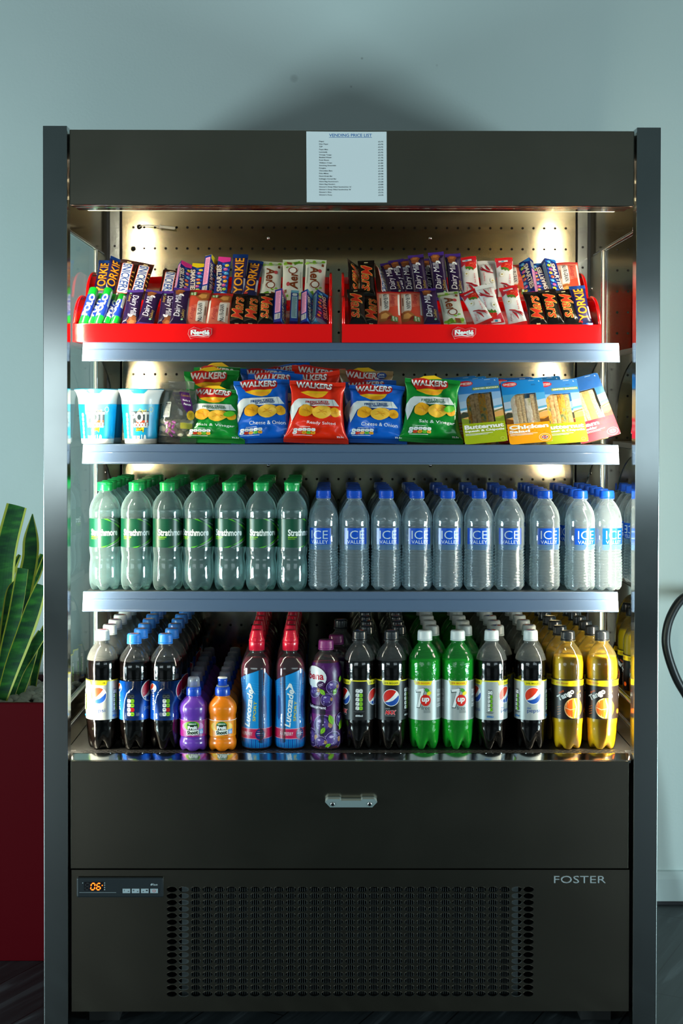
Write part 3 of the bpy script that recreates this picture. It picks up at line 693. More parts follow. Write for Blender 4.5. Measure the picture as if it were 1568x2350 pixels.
def lab_blue(R):
    P = Print(); ringrect(P, R, 61, 139, ink('1a86ff'))
    nutri(P, 0, 91, 15, 44, [WH, ink('8ccf1c'), ink('8ccf1c'), ink('e02418'), ink('8ccf1c')], ink('20304a'), 5)
    for u in (-29, 74): globe(P, u, 125, 8.2); P.text('pepsi', u + 1, 98, 34, 9, ink('e8f0ff'), rot=90)
    for u in (42,): globe(P, u, 118, 20, red='c4183c'); P.text('pepsi', u, 84, 30, 11, ink('9ec8ff'))
    finelines(P, -95, -50, 66, 132, ink('d8e4ff'))
    return P
def lab_max(R):
    P = Print(); ringrect(P, R, 61.5, 141.5, ink('1b1d1f')); P.rect(-PI * R, PI * R, 139.3, 141.5, ink('f4e21a'))
    for u in (0, 71, -71):
        bigger(P, u, 140.5, 36); globe(P, u, 107, 16, red='de2418')
    for u in (0, -71):
        P.text('pepsi', u - 7, 85, 9, 4, ink('aab4bc')); P.text('MAX', u - 1, 77.5, 22, 8.5, ink('e01c24'), bold=.05, shear=.3, out=ink('e8e8e8'), outw=.035); P.rect(u - 12, u + 8, 70.2, 70.9, ink('a0a6aa'))
    nutri(P, 36, 103, 14.5, 43, [WH, ink('8ccf1c'), ink('8ccf1c'), ink('8ccf1c'), ink('8ccf1c')], ink('55595c'), 5); P.text('600ml', 36, 71, 14, 4, ink('e0e4e6'), bold=.04)
    barcode(P, 42 + 50, 42 + 60, 66, 134)
    P.rect(-44, -36, 62.5, 138, ink('d0d4d2')); finelines(P, -43.6, -36.4, 63.5, 137, ink('2b2f33'), 1.6)
    P.rect(29 - 2, 29 - 2.1, 62, 62.1, INKD)
    return P
WCAP = mat('white_cap', (.62, .68, .68), .35, Coat_Weight=.2); BCAP = mat('bright_blue_cap', (.035, .27, .86), .32, Coat_Weight=.3)
KCAP = mat('smoky_cap', (.018, .022, .026), .25, Coat_Weight=.4); KCAP2 = mat('black_ring', (.01, .01, .01), .3)
# ---- green lemonade
def lab_lime(R):
    P = Print(); ringrect(P, R, 62, 141, SIL); GN = ink('2f9a3a')
    for u in (0, 100):
        bigger(P, u - 4, 140.5, 36, 'e2541a'); 
        P.poly([(u - 19, 122), (u - 18, 116), (u - 8, 118), (u - 17, 86), (u - 9, 86), (u + 1, 125), (u - 1, 127), (u - 17, 123)], ink('1c3a34'))
        P.poly([(u - 18, 123), (u - 17, 118), (u - 7, 119.5), (u - 16, 87.5), (u - 10, 87.5), (u - 0, 124.5), (u - 2, 126)], WH)
        P.ell(u + 2, 102, 10.5, 11.5, ink('d9261c')); P.text('up', u + 2, 101.5, 15, 11.5, WH, bold=.04, shear=.15)
        P.text('free', u + 2, 87, 17, 8, ink('30484a'), bold=-.01)
        P.ell(u + 5, 122, 5.5, 3.6, ink('3f9a2c'), rot=-40); P.ell(u + 9, 116, 5, 3.6, ink('e8d81c'), rot=30)
        finelines(P, u - 2, u + 13, 76, 82, ink('6a7474'), 2)
    barcode(P, 26, 40, 88, 122, horiz=True); finelines(P, 26, 44, 66, 86, ink('6a7474'), 1.5); finelines(P, 26, 40, 124, 138, ink('6a7474'), 1.5)
    barcode(P, -48, -36, 88, 122, horiz=True); finelines(P, -62, -52, 66, 136, ink('6a7474'), 1.5)
    return P
# ---- orange fizzy
def lab_tango(R):
    P = Print(); ringrect(P, R, 63.5, 143, ink('1c1512')); P.rect(-PI * R, PI * R, 130, 140.5, ink('f6d80f')); P.rect(-PI * R, PI * R, 140.5, 141.2, ink('c8a010'), same=True)
    for k in range(6): P.text('20% Bigger', -86 + 35 * k, 135.3, 27, 4.6, ink('d86a10'), bold=.02)
    def fruit(u, v, r):
        P.ell(u, v, r, r * 1.06, ink('f6a012')); P.ell(u - r * .22, v + r * .22, r * .55, r * .6, ink('fcc23a'), same=False)
        P.ell(u, v, r, r * 1.06, ink('fbc784'), a0=100, a1=262); P.ell(u - r * .06, v, r * .86, r * .92, ink('f2661a'), a0=98, a1=264)
        P.band([(u + r * .0, v + r), (u + r * .25, v + r * .1), (u + r * .05, v - r * 1.0)], r * .13, ink('fbd9a0')); P.band([(u - r * .9, v + r * .05), (u - r * .4, v - r * .15), (u + r * .15, v - r * .05)], r * .07, ink('fbd9a0'))
    for u in (0, 74):
        fruit(u + 9, 86, 19.5)
        P.text('Tango', u - 8, 111.5, 37, 15, WH, rot=30, bold=.045); P.text('ORANGE', u - 17, 118, 12, 4, ink('e8641a'), rot=30, bold=.04)
        P.rect(u + 14, u + 25, 116, 117.4, ink('e87a1a'), rot=30); P.rect(u + 15, u + 24, 118.4, 119.4, ink('e87a1a'), rot=30); P.band([(u + 22, 114), (u + 24, 110), (u + 23, 107)], .8, WH)
        for k in range(4): P.rect(u - 26, u - 17, 88 - k * 5, 88.8 - k * 5, ink('d87a2a'), rot=20)
        P.ell(u + 40, 78, 4.5, 4.8, ink('f2661a'))
    return P
# ---- shaped sports drink (squarish section)
SQ4 = lambda r, z, a: (r * (1 + (.045 * math.cos(4 * a + PI) if 18 < z < 176 else 0)), z)
pl = smoothprof([(.1, 4), (16, 2), (24, .3), (28.6, 4), (30.6, 14), (31, 30), (30.4, 50), (29.4, 75), (29.2, 95), (30, 118), (31.4, 140), (31.6, 158), (30.6, 168), (27, 177), (21.5, 185), (16, 190), (13.4, 192.5)], 3) + [(13.4, 196), (15, 196.5), (15, 198), (12.5, 198.4), (12.5, 210), (.1, 210.2)]
def lab_sport(R):
    P = Print(); LB, MBL, DB = ink('0f8fd6'), ink('0a66bd'), ink('0b4c9c')
    top = []
    n = 72
    for k in range(n + 1):
        u = lerp(-PI * R, PI * R, k / n); ph = (u / (2 * PI * R) * 2) % 1.0   # two panels
        # rises to a crest, then dips sharply
        ph = (ph + .42) % 1.0
        z_ = 137 + 26 * (ph / .62) ** .8 if ph < .62 else 163 - 26 * math.sin((ph - .62) / .38 * PI / 2) ** 1.5
        top.append((u, z_))
    vs = []; fs = []
    for k, (u, zt2) in enumerate(top):
        for j, t in enumerate((0, .25, .5, .75, 1)): vs.append((u, lerp(5, zt2, t)))
    for k in range(n):
        for j in range(4): a = k * 5 + j; fs.append((a, a + 5, a + 6, a + 1))
    P.raw(vs, fs, LB)
    ringrect(P, R, 5, 24, ink('0d56a8')); ringrect(P, R, 24, 44, ink('d41a52')); ringrect(P, R, 43.3, 44.4, ink('f0a8c0')); ringrect(P, R, 23.6, 24.7, ink('f0a8c0'))
    for u in (0, 98):
        for k in range(5): P.band([(u - 40, 134 - k * 5), (u - 10, 138 - k * 5), (u + 18, 133 - k * 5), (u + 40, 140 - k * 5)], .7, ink('3aa8e4'), same=k > 0)
        P.poly([(u + 22, 108), (u + 27, 110), (u + 31, 104), (u + 33, 85), (u + 32, 66), (u + 28, 60), (u + 23, 66), (u + 20, 85)], DB)
        P.poly([(u - 36, 108), (u - 31, 110), (u - 27, 104), (u - 26, 85), (u - 27, 66), (u - 31, 60), (u - 36, 66), (u - 38, 85)], DB, same=True)
        P.text('Lucozade', u - 7, 85, 76, 13.5, WH, rot=84, bold=.03, shear=.25); P.text('SPORT', u + 6, 79, 40, 6, ink('e8d21c'), rot=86, bold=.01)
        P.poly([(u - 14, 122), (u - 6, 136), (u - 2, 134), (u + 2, 122), (u + 8, 112), (u - 1, 123), (u - 6, 128), (u - 12, 122)], WH)
        P.text('RASPBERRY', u - 12, 34, 27, 7, ink('fbe6ee'), bold=.0); P.ell(u + 17, 33, 10.5, 12, ink('d41a52')); P.ell(u + 17, 33, 9.6, 11, ink('0d2f70'))
        P.rect(u + 10, u + 24, 34, 35.2, ink('c0d0f0')); P.rect(u + 11, u + 23, 30, 31, ink('c04a80'), same=True); P.rect(u + 11, u + 22, 38, 39, ink('c04a80'), same=True)
    return P
RC = mat('red_sports_cap', (.72, .012, .04), .25, Coat_Weight=.5)
def cap_sport(b):
    b.lathe([(.1, 198), (16, 198), (16, 214), (15.4, 215.4), (.1, 215.5)], RC, 48, lambda r, z, a: (r + (.15 * math.cos(40 * a) if r > 15.9 else 0), z))
    b.lathe([(.1, 215.6), (15.6, 215.6), (15.2, 220), (12.5, 227), (10.6, 236), (9.6, 238), (.1, 238)], RC, 40); b.lathe([(.1, 216.2), (16.2, 216.2), (16.2, 217.4), (.1, 217.4)], RC, 40)
    b.box(-4, 4, -17.6, -12, 217, 224, RC)
# ---- blackcurrant
pb = smoothprof([(.1, 4), (16, 2), (24, .3), (28.6, 3), (31, 12), (31.4, 30), (30.6, 52), (29.6, 75), (29.8, 95), (31, 108), (31.4, 116), (29.6, 121), (31.4, 126), (32, 140), (31.6, 155), (29.4, 168), (25.4, 180), (20, 189), (15, 194), (13.4, 196)], 3) + [(13.4, 198), (15, 198.4), (15, 199.6), (12.5, 200), (12.5, 212), (.1, 212.2)]
def lab_currant(R):
    P = Print(); ringrect(P, R, 4, 175, ink('4a1458')); random.seed(11)
    P.band([(-95, 100), (-30, 104), (0, 92), (95, 96)], 26, ink('5f1a6a')); P.band([(-95, 60), (0, 66), (95, 58)], 16, ink('7a1d72'))
    for k in range(9): x = -94 + k * 22; P.poly([(x, 165), (x + 9, 172), (x + 14, 158), (x + 6, 152)], ink('5b2468'), same=k > 0)
    def berry(u, v, r):
        P.ell(u, v, r, r, ink('a58bc8')); P.ell(u, v, r * .93, r * .93, ink('3a2560')); P.ell(u - r * .1, v + r * .15, r * .66, r * .6, ink('5b4390')); P.ell(u - r * .3, v + r * .42, r * .22, r * .14, ink('c8b8e4'))
        for k in range(7): P.ell(u + random.uniform(-.6, .6) * r, v + random.uniform(-.6, .6) * r, r * .045 + .15, r * .045 + .15, ink('d8d0ee'), n=6, same=k > 0)
        P.ell(u + r * .68, v + r * .1, r * .22, r * .3, ink('b98a5a'), n=10)
    for o in (0, 98):
        for (u, v, r) in ((o + 2, 50, 22), (o - 26, 24, 19), (o + 24, 20, 19), (o - 2, 16, 13), (o + 10, 102, 13), (o - 18, 120, 15), (o + 22, 127, 14), (o - 38, 60, 12), (o + 42, 60, 14)): berry(u, v, r)
        for (u, v, r_, l) in ((o + 6, 112, 130, 16), (o + 22, 112, 60, 15), (o + 22, 52, 110, 22), (o + 36, 40, 60, 24), (o - 2, 34, 60, 16), (o + 6, 8, 30, 13), (o + 36, 136, 80, 13)):
            a = math.radians(r_); pts = []
            for k in range(13): t = k / 12; w = math.sin(t * PI) * l * .28 * (1 if k % 2 else .8); pts.append((u + t * l * math.cos(a) - w * math.sin(a), v + t * l * math.sin(a) + w * math.cos(a)))
            for k in range(11, 0, -1): t = k / 12; w = -math.sin(t * PI) * l * .28 * (1 if k % 2 else .8); pts.append((u + t * l * math.cos(a) - w * math.sin(a), v + t * l * math.sin(a) + w * math.cos(a)))
            P.poly(pts, ink('7fbf1f')); P.band([(u, v), (u + l * math.cos(a), v + l * math.sin(a))], .5, ink('3f7a14'))
        P.ell(o - 16, 148, 25, 21, ink('e4e8ea'), rot=-12); P.text('ribena', o - 18, 150, 44, 15, ink('b8142e'), bold=.03)
        P.ell(o - 2, 133, 8, 7, ink('3a1246'), rot=25); P.rect(o - 7, o + 3, 133, 134.4, ink('cdbcd6'), rot=25); P.rect(o - 5, o + 2, 130.4, 131.6, ink('cdbcd6'), rot=25)
        P.band([(o - 36, 90), (o - 16, 86), (o + 10, 87)], 8, ink('2c0f36')); P.text('blackcurrant', o - 14, 87.5, 44, 6, ink('e8e2ee'), rot=-3, bold=.03)
    return P
MC = mat('magenta_cap', (.24, .03, .16), .3, Coat_Weight=.3)
# ---- small kids' drink
pk = smoothprof([(.1, 3), (16, 1.6), (22, .2), (26, 3), (28.2, 10), (28.2, 18), (26.6, 24), (26.2, 28), (26.8, 30)], 3)[:-1] + [(26.8, 30), (26.8, 62)] + smoothprof([(26.6, 64), (26.6, 70), (28.2, 77), (28.4, 86), (26, 94), (20.5, 101), (15.5, 106), (14, 108), (14, 110)], 3) + [(.1, 110.5)]
def lab_kid(bgc, edge, fruitc, bottom, tab):
    def f(R):
        P = Print(); ringrect(P, R, 30, 63, ink(bgc))
        for o in (0, 84):
            P.ell(o, 50, 24, 11, ink(edge)); P.ell(o - 3, 52, 15, 9, ink(fruitc)); P.ell(o + 4, 53, 10, 8, ink(fruitc)); ringrect
            P.ell(o, 52, 11, 8.5, ink('1f7a34'), a0=0, a1=180); P.text('ROBINSONS', o, 56, 15, 2.8, WH, bold=.03)
            P.poly([(o - 11, 53), (o + 10, 54), (o + 11, 45), (o - 9, 43)], ink('16261a')); P.text('Fruit', o, 48.6, 19, 7.6, WH, bold=.07, rot=3)
            P.poly([(o - 13, 43), (o + 13, 44.5), (o + 13, 35), (o - 12, 33)], ink('f2f4ec')); P.text('Shoot', o, 39, 22, 7.6, ink('20391f'), bold=.05, rot=4)
            P.poly([(o + 13, 45), (o + 23, 46), (o + 23, 36), (o + 14, 36)], ink('3d86d0')); P.rect(o + 15, o + 22, 40.5, 41.3, WH); P.rect(o + 15, o + 22, 38, 38.8, WH, same=True)
            P.text(bottom, o + 10, 33, 12 if len(bottom) < 8 else 22, 2, ink('e8541a') if tab else ink('f4d8ee'), bold=.02)
            finelines(P, o + 27, o + 34, 34, 60, ink('d8d0e0') if not tab else ink('a86a20'), 1.4)
        ringrect(P, R, 62, 63, ink('ffffff' if tab else 'c07ac8')); return P
    return f
KB = mat('kids_cap_blue', (.006, .07, .52), .3, Coat_Weight=.3)
KW = petmat('frosted_dust_cap', (.85, .9, .95), milk=.45, milkcol=(.70, .76, .82), bump=.2)
def cap_kid(dust=True):
    def f(b):
        b.lathe([(.1, 109), (14.8, 109), (15.2, 111), (15, 122), (14, 125), (12.4, 126.5), (.1, 127)], KB, 44)
        if dust: b.lathe([(.1, 126.8), (12.2, 126.8), (11.6, 141), (10.6, 144.6), (9, 145.4), (.1, 145.4)], KW, 40, lambda r, z, a: (r + (.3 * math.cos(18 * a) if r > 11 else 0), z)); b.lathe([(.1, 127), (7.5, 127), (6.5, 136), (.1, 137)], KB, 24)
        else:
            b.lathe([(.1, 126.8), (12.5, 126.8), (12.5, 128.6), (.1, 129)], KW, 36); b.lathe([(.1, 128.8), (9, 128.8), (8.6, 136), (9.6, 138), (9.6, 143)], KB, 32); b.lathe([(.1, 143), (9.6, 143), (9.2, 145), (.1, 145.2)], WH, 32)
    return f
BT = {}
F5 = FEET(40, 17, 5, .3)
BT['sparkling'] = bottle('sparkling_water_bottle', pr1, 60, FEET(26, 9, 5), PET, WAT, 176, lab1, (94, 156), cap1, zk=.9375)
BT['still'] = bottle('still_water_bottle', pv, 60, lob2, PETC, WAT2, 172, lab2, (95, 128), cap2)
wc = lambda b: cap(b, 14.6, 19, 219, WCAP, lambda mb, z: topdisc(mb, 9, z, 'globe'), .2)
bc = lambda b: cap(b, 14.6, 18, 219 - 7, BCAP, lambda mb, z: topdisc(mb, 9, z, 'globe'), .2)
def colaprof2(): return [(r, z if z < 200 else z - 7) if z >= 200 else (r, z) for r, z in colaprof()]
BT['diet'] = bottle('diet_cola_bottle', colaprof(), 60, F5, PETD, COLA, 181, lab_diet, (62, 141), wc, low=PETL)
BT['cola'] = bottle('cola_bottle', [(r, z * .968 if z > 140 else z) for r, z in colaprof()], 60, F5, PETK, COLA, 176, lab_blue, (62, 139), bc, low=PETL)
kc = lambda b: cap(b, 14.6, 18, 219, KCAP, lambda mb, z: topdisc(mb, 9, z, 'globe'), .2, m2=KCAP2)
BT['max'] = bottle('sugar_free_cola_bottle', colaprof(), 60, F5, PETK, COLA, 181, lab_max, (62, 141), kc, low=PETL)
sc_ = lambda b: cap(b, 14.8, 18.5, 219, WCAP, None, .3)
BT['lime'] = bottle('lemon_lime_bottle', [(r * 1.025 if r > 28 else r, z) for r, z in colaprof()], 60, F5, PETG, SQ_G, 180, lab_lime, (62, 141), sc_)
tc_ = lambda b: cap(b, 14.4, 17.5, 219, KCAP, None, .2, m2=KCAP2)
pt_ = [(r, z) for r, z in colaprof()]
BT['orange'] = bottle('orange_soda_bottle', pt_, 60, FEET(30, 8, 5, .1), PETT, SQ_O, 187, lab_tango, (63.5, 143), tc_, low=PETL)
BT['sport'] = bottle('sports_drink_bottle', pl, 64, SQ4, PETP, SQ_R, 184, lab_sport, (5, 160), cap_sport, lR=31, sleeve=True)
BT['currant'] = bottle('blackcurrant_bottle', pb, 60, lambda r, z, a: (r * (1 + .02 * math.cos(5 * a) * (1 if z < 110 else 0)), z), PETP, SQ_R, 178, lab_currant, (4, 175), lambda b: cap(b, 15.6, 17.5, 200.5, MC, None, .2), lR=31, sleeve=True)
BT['kid_p'] = bottle('kids_drink_bottle', pk, 48, FEET(14, 4, 5), mat('purple_plastic', (.145, .045, .42), .25, Coat_Weight=.4, Subsurface_Weight=.0), None, None, lab_kid('a01a86', 'c878c8', '8cc02a', 'Apple & Blackcurrant', False), (30, 62), cap_kid(True), lR=27)
BT['kid_o'] = bottle('kids_drink_bottle', pk, 48, FEET(14, 4, 5), mat('orange_plastic', (.88, .22, .004), .25, Coat_Weight=.4), None, None, lab_kid('f0900c', 'f8c83a', 'f6a81c', 'Orange', True), (30, 62), cap_kid(True), lR=27)
KO = bottle('kids_drink_bottle', pk, 48, FEET(14, 4, 5), MATS['orange_plastic'], None, None, lab_kid('f0900c', 'f8c83a', 'f6a81c', 'Orange', True), (30, 62), cap_kid(False), lR=27)
USED = set()
def put(kind, x, y, z, rot, label, cat, group, root=None):
    r0 = root or BT[kind]
    if id(r0) not in USED and r0.name not in USED: USED.add(r0.name); r = r0
    else: r = clone(r0)
    r.location = (x, y, z); r.rotation_euler = (0, 0, math.radians(rot)); tag(r, label, cat, group); return r
def colX(px, Y): return at(px, 1500, Y).x
# ---- middle shelf
Z3 = SHZ[2]; rr = random.Random(21)
NW = ['', 'second', 'third', 'fourth', 'fifth', 'rearmost']
def depthphrase(i, n):
    return 'at the front' if i == 0 else ('rearmost' if i == n - 1 else '%s from the front' % ORD[i])
cols = [241.6, 313.5, 384.3, 455.2, 527.4, 598.9, 669.8]; rots = [0, 5, 20, -14, -7, 8, 36]
for c, px in enumerate(cols):
    x = colX(px, .14)
    for i in range(6):
        jx = (0 if i == 0 else rr.uniform(-.002, .002)); y = .1385 + .0645 * i
        if c == 0 and i == 1: jx = -.001
        lb = 'green-capped clear water bottle with green label, %s, in the %s green-capped column' % (depthphrase(i, 6), ORD[c])
        put('sparkling', x + jx, y, Z3, rots[c] if i == 0 else rr.uniform(-60, 60), lb, 'water bottle', 'green-capped water bottles on the lowest shelf')
cols = [742, 813, 886, 956.3, 1027, 1098.8, 1168.5, 1249.4, 1329.7, 1391.3]; rots = [-18, 3, 4, 8, 3, -10, -6, 8, 14, 18]
for c, px in enumerate(cols):
    x = colX(px, .14)
    for i in range(6):
        y = .1385 + .0625 * i; X_ = x + (0 if i == 0 else rr.uniform(-.0015, .0015)) - (.006 if i in (2, 4) and c in (4, 5, 6) else 0)
        if i == 0 and c == 8: y -= .003
        lb = 'blue-capped ribbed still water bottle, %s, in the %s blue-capped column' % (depthphrase(i, 6), ORD[c])
        put('still', X_, y, Z3, rots[c] if i == 0 else rr.uniform(-60, 60), lb, 'water bottle', 'blue-capped water bottles on the lowest shelf')
# ---- bottom deck
ZD = .534
def column(kind, px, xr_, n, rot, y0_, dy, desc, cat, group, rjit=40, front=None, z=ZD):
    xf = colX(px, y0_)
    for i in range(n):
        x = xf if i == 0 else (xr_ if xr_ is not None else xf) + rr.uniform(-.0012, .0012)
        y = y0_ + dy * i
        if i and xr_ is not None and abs(xr_ - xf) > .012: y = y0_ + .0625 + dy * (i - 1)
        lb = '%s, %s in its column' % (desc, 'front one' if i == 0 else ('rearmost' if i == n - 1 else ORD[i] + ' back'))
        put(kind, x, y, z, rot if i == 0 else rot + rr.uniform(-rjit, rjit), lb, cat, group, root=front if i == 0 and front else None)
G_ = 'soft drink bottles on the bottom deck'
column('diet', 235, -.4968, 7, -6, .10, .0705, 'white-capped dark cola bottle with silver label by left wall', 'drink bottle', 'white-capped silver-label cola bottles')
column('cola', 308.3, -.434, 7, -5, .10, .0680, 'blue-capped cola bottle beside the silver-label one', 'drink bottle', 'blue-capped cola bottles')
column('cola', 380, -.370, 7, 9, .10, .0680, 'blue-capped cola bottle beside small purple bottles', 'drink bottle', 'blue-capped cola bottles')
column('kid_p', 444.7, -.316, 7, 0, .085, .0585, 'small purple kids drink bottle with blue sports cap', 'drink bottle', 'small purple drink bottles', 20)
column('kid_o', 511, -.2575, 7, 0, .085, .0585, 'small orange kids drink bottle with blue sports cap', 'drink bottle', 'small orange drink bottles', 20, front=KO)
column('sport', 589.5, -.1925, 7, -16, .10, .0660, 'blue-sleeved red-capped sports bottle beside small orange bottles', 'drink bottle', 'red-capped sports drink bottles', 20)
column('sport', 666.5, -.1235, 7, 10, .10, .0660, 'blue-sleeved red-capped sports bottle beside the blackcurrant bottle', 'drink bottle', 'red-capped sports drink bottles', 20)
put('currant', colX(748.4, .10), .10, ZD, -14, 'purple berry-printed bottle with magenta cap, front one', 'drink bottle', 'purple berry-printed bottles')
put('currant', -.0290, .1660, ZD, 40, 'purple berry-printed bottle with magenta cap, behind the other', 'drink bottle', 'purple berry-printed bottles')
put('max', -.0190, .250, ZD, 30, 'black-labelled cola bottle standing alone behind the two berry-printed bottles', 'drink bottle', 'black-labelled cola bottles')
column('max', 825.8, .0350, 7, -66, .10, .0690, 'black-labelled cola bottle nearer the berry-printed bottles', 'drink bottle', 'black-labelled cola bottles')
column('max', 898.6, .1010, 7, -3, .10, .0690, 'black-labelled cola bottle next to the green bottles', 'drink bottle', 'black-labelled cola bottles')
column('lime', 975.2, .1690, 6, -4, .10, .0710, 'green lemon-lime bottle beside the black-labelled cola', 'drink bottle', 'green lemon-lime bottles')
column('lime', 1050.8, .2380, 6, 4, .10, .0710, 'green lemon-lime bottle next to silver-label cola', 'drink bottle', 'green lemon-lime bottles')
column('diet', 1128.4, .3035, 7, -74, .10, .0690, 'white-capped silver-label cola bottle beside the green bottles', 'drink bottle', 'white-capped silver-label cola bottles')
column('diet', 1218, .3690, 7, 2, .10, .0690, 'white-capped silver-label cola bottle next to orange soda', 'drink bottle', 'white-capped silver-label cola bottles')
column('orange', 1303.5, .4340, 7, -2, .10, .0690, 'orange soda bottle with black label beside silver-label cola', 'drink bottle', 'orange soda bottles')
column('orange', 1382, .5000, 7, -14, .10, .0690, 'orange soda bottle with black label by right wall', 'drink bottle', 'orange soda bottles')
# ================================================================== flow wraps and bags
def glossy(h, metal=0.0, rough=.22): return mat('film_%s_%d' % (h, metal * 10), h, rough, metal, Coat_Weight=.5, Coat_Roughness=.08)
def surf(Wd, Hh, T, seal, pinch, amp, seed, ear=0.0, fr=.45, tp=1.0):
    fl = .075 if Wd > 100 else 0
    def f(u, v, side=1, h=0.0):
        tb = max(-1, min(1, (v - seal) / (Hh - 2 * seal) * 2 - 1)); s = max(-1, min(1, 2 * u / Wd)); a = abs(tb)
        low = lerp(1.0, tp, (tb + 1) / 2)
        th = T / 2 * low * max(0, 1 - abs(s) ** 2.4) ** .55 * max(0, 1 - a ** 3.2) ** .62
        ws = 1 - pinch * max(0, 1 - a ** 2.5) + ear * max(0, a - .75) * 4 * .25 - fl * tb
        e = max(0, 1 - s ** 4) ** .8
        w = amp * math.sin(u * fr + seed + 1.5 * math.sin(seed * 3 + v * .06)) * a ** 3 * (1 - a ** 14) * e
        q = Vector((u * .045 + seed * 7.3, v * .04 + seed * 3.1, side * 2.0))
        w += amp * 1.5 * noise.noise(q) * e * max(0, 1 - a ** 6) + amp * .7 * (abs(noise.noise(q * 2.3)) - .25) * e * max(0, 1 - a ** 6)
        bend = amp * .9 * math.sin(s * 2.4 + seed * 2) * a ** 4
        dz = amp * .5 * math.sin(s * 3.1 + seed * 5) * a ** 6 * (1 if tb > 0 else 0)
        return (u * ws, bend - side * (th + w) - h, v + dz)
    return f
def packet(name, Wd, Hh, T, seal, mb_, ms, draw, pinch=.06, amp=.8, seed=1.0, ear=0.0, fr=.6, k=.001, nu=17, nv=26, tp=1.0, du=None, dv=4):
    S_ = surf(Wd, Hh, T, seal, pinch, amp, seed, ear, fr, tp); root = E(name)
    us = [Wd / 2 * math.sin(t) for t in lin_n(-PI / 2, PI / 2, nu)]; vs = lin_n(seal, Hh - seal, nv)
    b = MB()
    b.grid(lambda u, v: S_(u, v, 1), us, vs, mb_); b.grid(lambda u, v: S_(u, v, -1), us, vs, mb_, flip=True)
    P = Print(); draw(P, Wd, Hh)
    inner = lambda u, v, h: S_(u, v, 1, h + .05)
    P.lay(b, inner, du or Wd / 9, dv, .10 if Wd < 90 else .22, .30); b.build('wrapper', root, k)
    for lo, hi in ((0, seal), (Hh - seal, Hh)):
        b = MB(); n = max(24, int(Wd / 1.6))
        us2 = lin_n(-Wd / 2, Wd / 2, n)
        def sf(u, v, side):
            i = int(round((u + Wd / 2) / Wd * (n - 1))); x, y, z = S_(u, v, 1)
            if (hi == Hh and v > Hh - .01) or (lo == 0 and v < .01): z += (.55 if i % 2 else -.2) * (1 if hi == Hh else -1)
            return (x, S_(u, v, 1)[1] * .0 + S_(u, lo if lo else hi if lo == 0 else v, 1)[1] * 0 + amp * .9 * math.sin(2 * u / Wd * 2.4 + seed * 2) - side * (.25 + .22 * math.sin(v * 4.2)), z)
        vv = lin_n(lo, hi, max(6, int((hi - lo) * 1.2)))
        b.grid(lambda u, v: sf(u, v, 1), us2, vv, ms); b.grid(lambda u, v: sf(u, v, -1), us2, vv, ms, flip=True)
        b.build('seal', root, k)
    return root
# ---- candy bars (mm, 112 tall)
def d_purple(P, Wd, H_):
    W_ = ink('eef0f6')
    P.text('Dairy Milk', 2, 56, 66, 17, W_, rot=-90, bold=.0, shear=.25); P.text('Cadbury', -9.5, 80, 24, 8, ink('9c8340'), rot=-90, bold=.02, shear=.3)
    P.ell(4, 20, 8, 6, ink('7a4524')); P.poly([(-8, 12), (-3, 19), (4, 21), (11, 18), (13, 10), (6, 5), (-5, 6)], ink('8a4f2a')); P.poly([(-4, 11), (2, 15), (9, 13), (7, 8), (-1, 7)], ink('b8743e')); P.ell(0, 25, 3, 2.6, W_); P.poly([(-7, 27), (-3, 22), (-2, 29), (-7, 31)], W_)
    P.ell(-8, 96, 2.6, 2.2, ink('8cc8a0'))
def d_gold(P, Wd, H_):
    P.rect(-13, 13, 9, 103, ink('141a4e')); P.text('YORKIE', -.5, 57, 88, 20, ink('e9a91c'), rot=90, bold=.01, out=ink('7a1420'), outw=.03)
    P.rect(11.5, 15.5, 18, 50, ink('c9d4ea')); P.rect(-12, -4, 8.5, 13, ink('b8201c')); 
def d_snick(P, Wd, H_):
    P.rrect(-13, 12, 12, 100, 4, ink('d83a28')); P.rrect(-11.8, 10.8, 13.2, 98.8, 3.4, ink('eef2f6')); P.text('SNICKERS', -.5, 56, 82, 20, ink('1c4a9c'), rot=-90, bold=.02, shear=.2)
    for k in range(5): P.ell(15.5, 25 + k * 12, 1.8, 3.4, ink('c8963c'), rot=k * 30, n=10, same=k > 0)
    P.rect(-4, 5, 103, 107, ink('c8bc8a'))
def d_mars(P, Wd, H_):
    P.text('Mars', 0, 57, 74, 24, ink('d8331c'), rot=-90, bold=.005, shear=.35, out=ink('efc860'), outw=.028)
    P.rect(-4, 4, 103, 107, ink('d8d0a0'))
def d_cereal(P, Wd, H_):
    P.rect(-24, 24, 8, 104, ink('c8442c')); P.poly([(-24, 40), (24, 60), (24, 104), (-24, 104)], ink('d8705a')); P.poly([(-22, 36), (-1, 40), (-1, 96), (-20, 100)], ink('e8c8b4')); P.rect(19, 23, 30, 100, ink('ece6de'))
    P.poly([(-16, 42), (0, 44), (1, 96), (-14, 98)], ink('f0ece6')); P.text('NUTRI-GRAIN', -6.5, 72, 50, 9.5, ink('16181c'), rot=-88, bold=.02); P.text("Kellogg's", 9, 74, 40, 12, ink('b01c30'), rot=-88, shear=.4, bold=.0); P.rect(-19, -17, 56, 82, ink('7a4a3a'))
    P.poly([(-22, 12), (-14, 10), (2, 16), (6, 28), (-6, 40), (-18, 38), (-23, 26)], ink('a8602a')); P.poly([(-18, 18), (-6, 18), (0, 26), (-8, 34), (-17, 30)], ink('d89a50')); P.poly([(-6, 14), (4, 18), (6, 27), (0, 24)], ink('7a1c14'))
    P.poly([(3, 12), (17, 10), (18, 22), (5, 25)], ink('5a8a3c')); P.text('NEW', 14, 17, 9, 3.4, WH, rot=-85, bold=.03); P.text('RECIPE', 8, 17.5, 11, 3.4, WH, rot=-85, bold=.03)
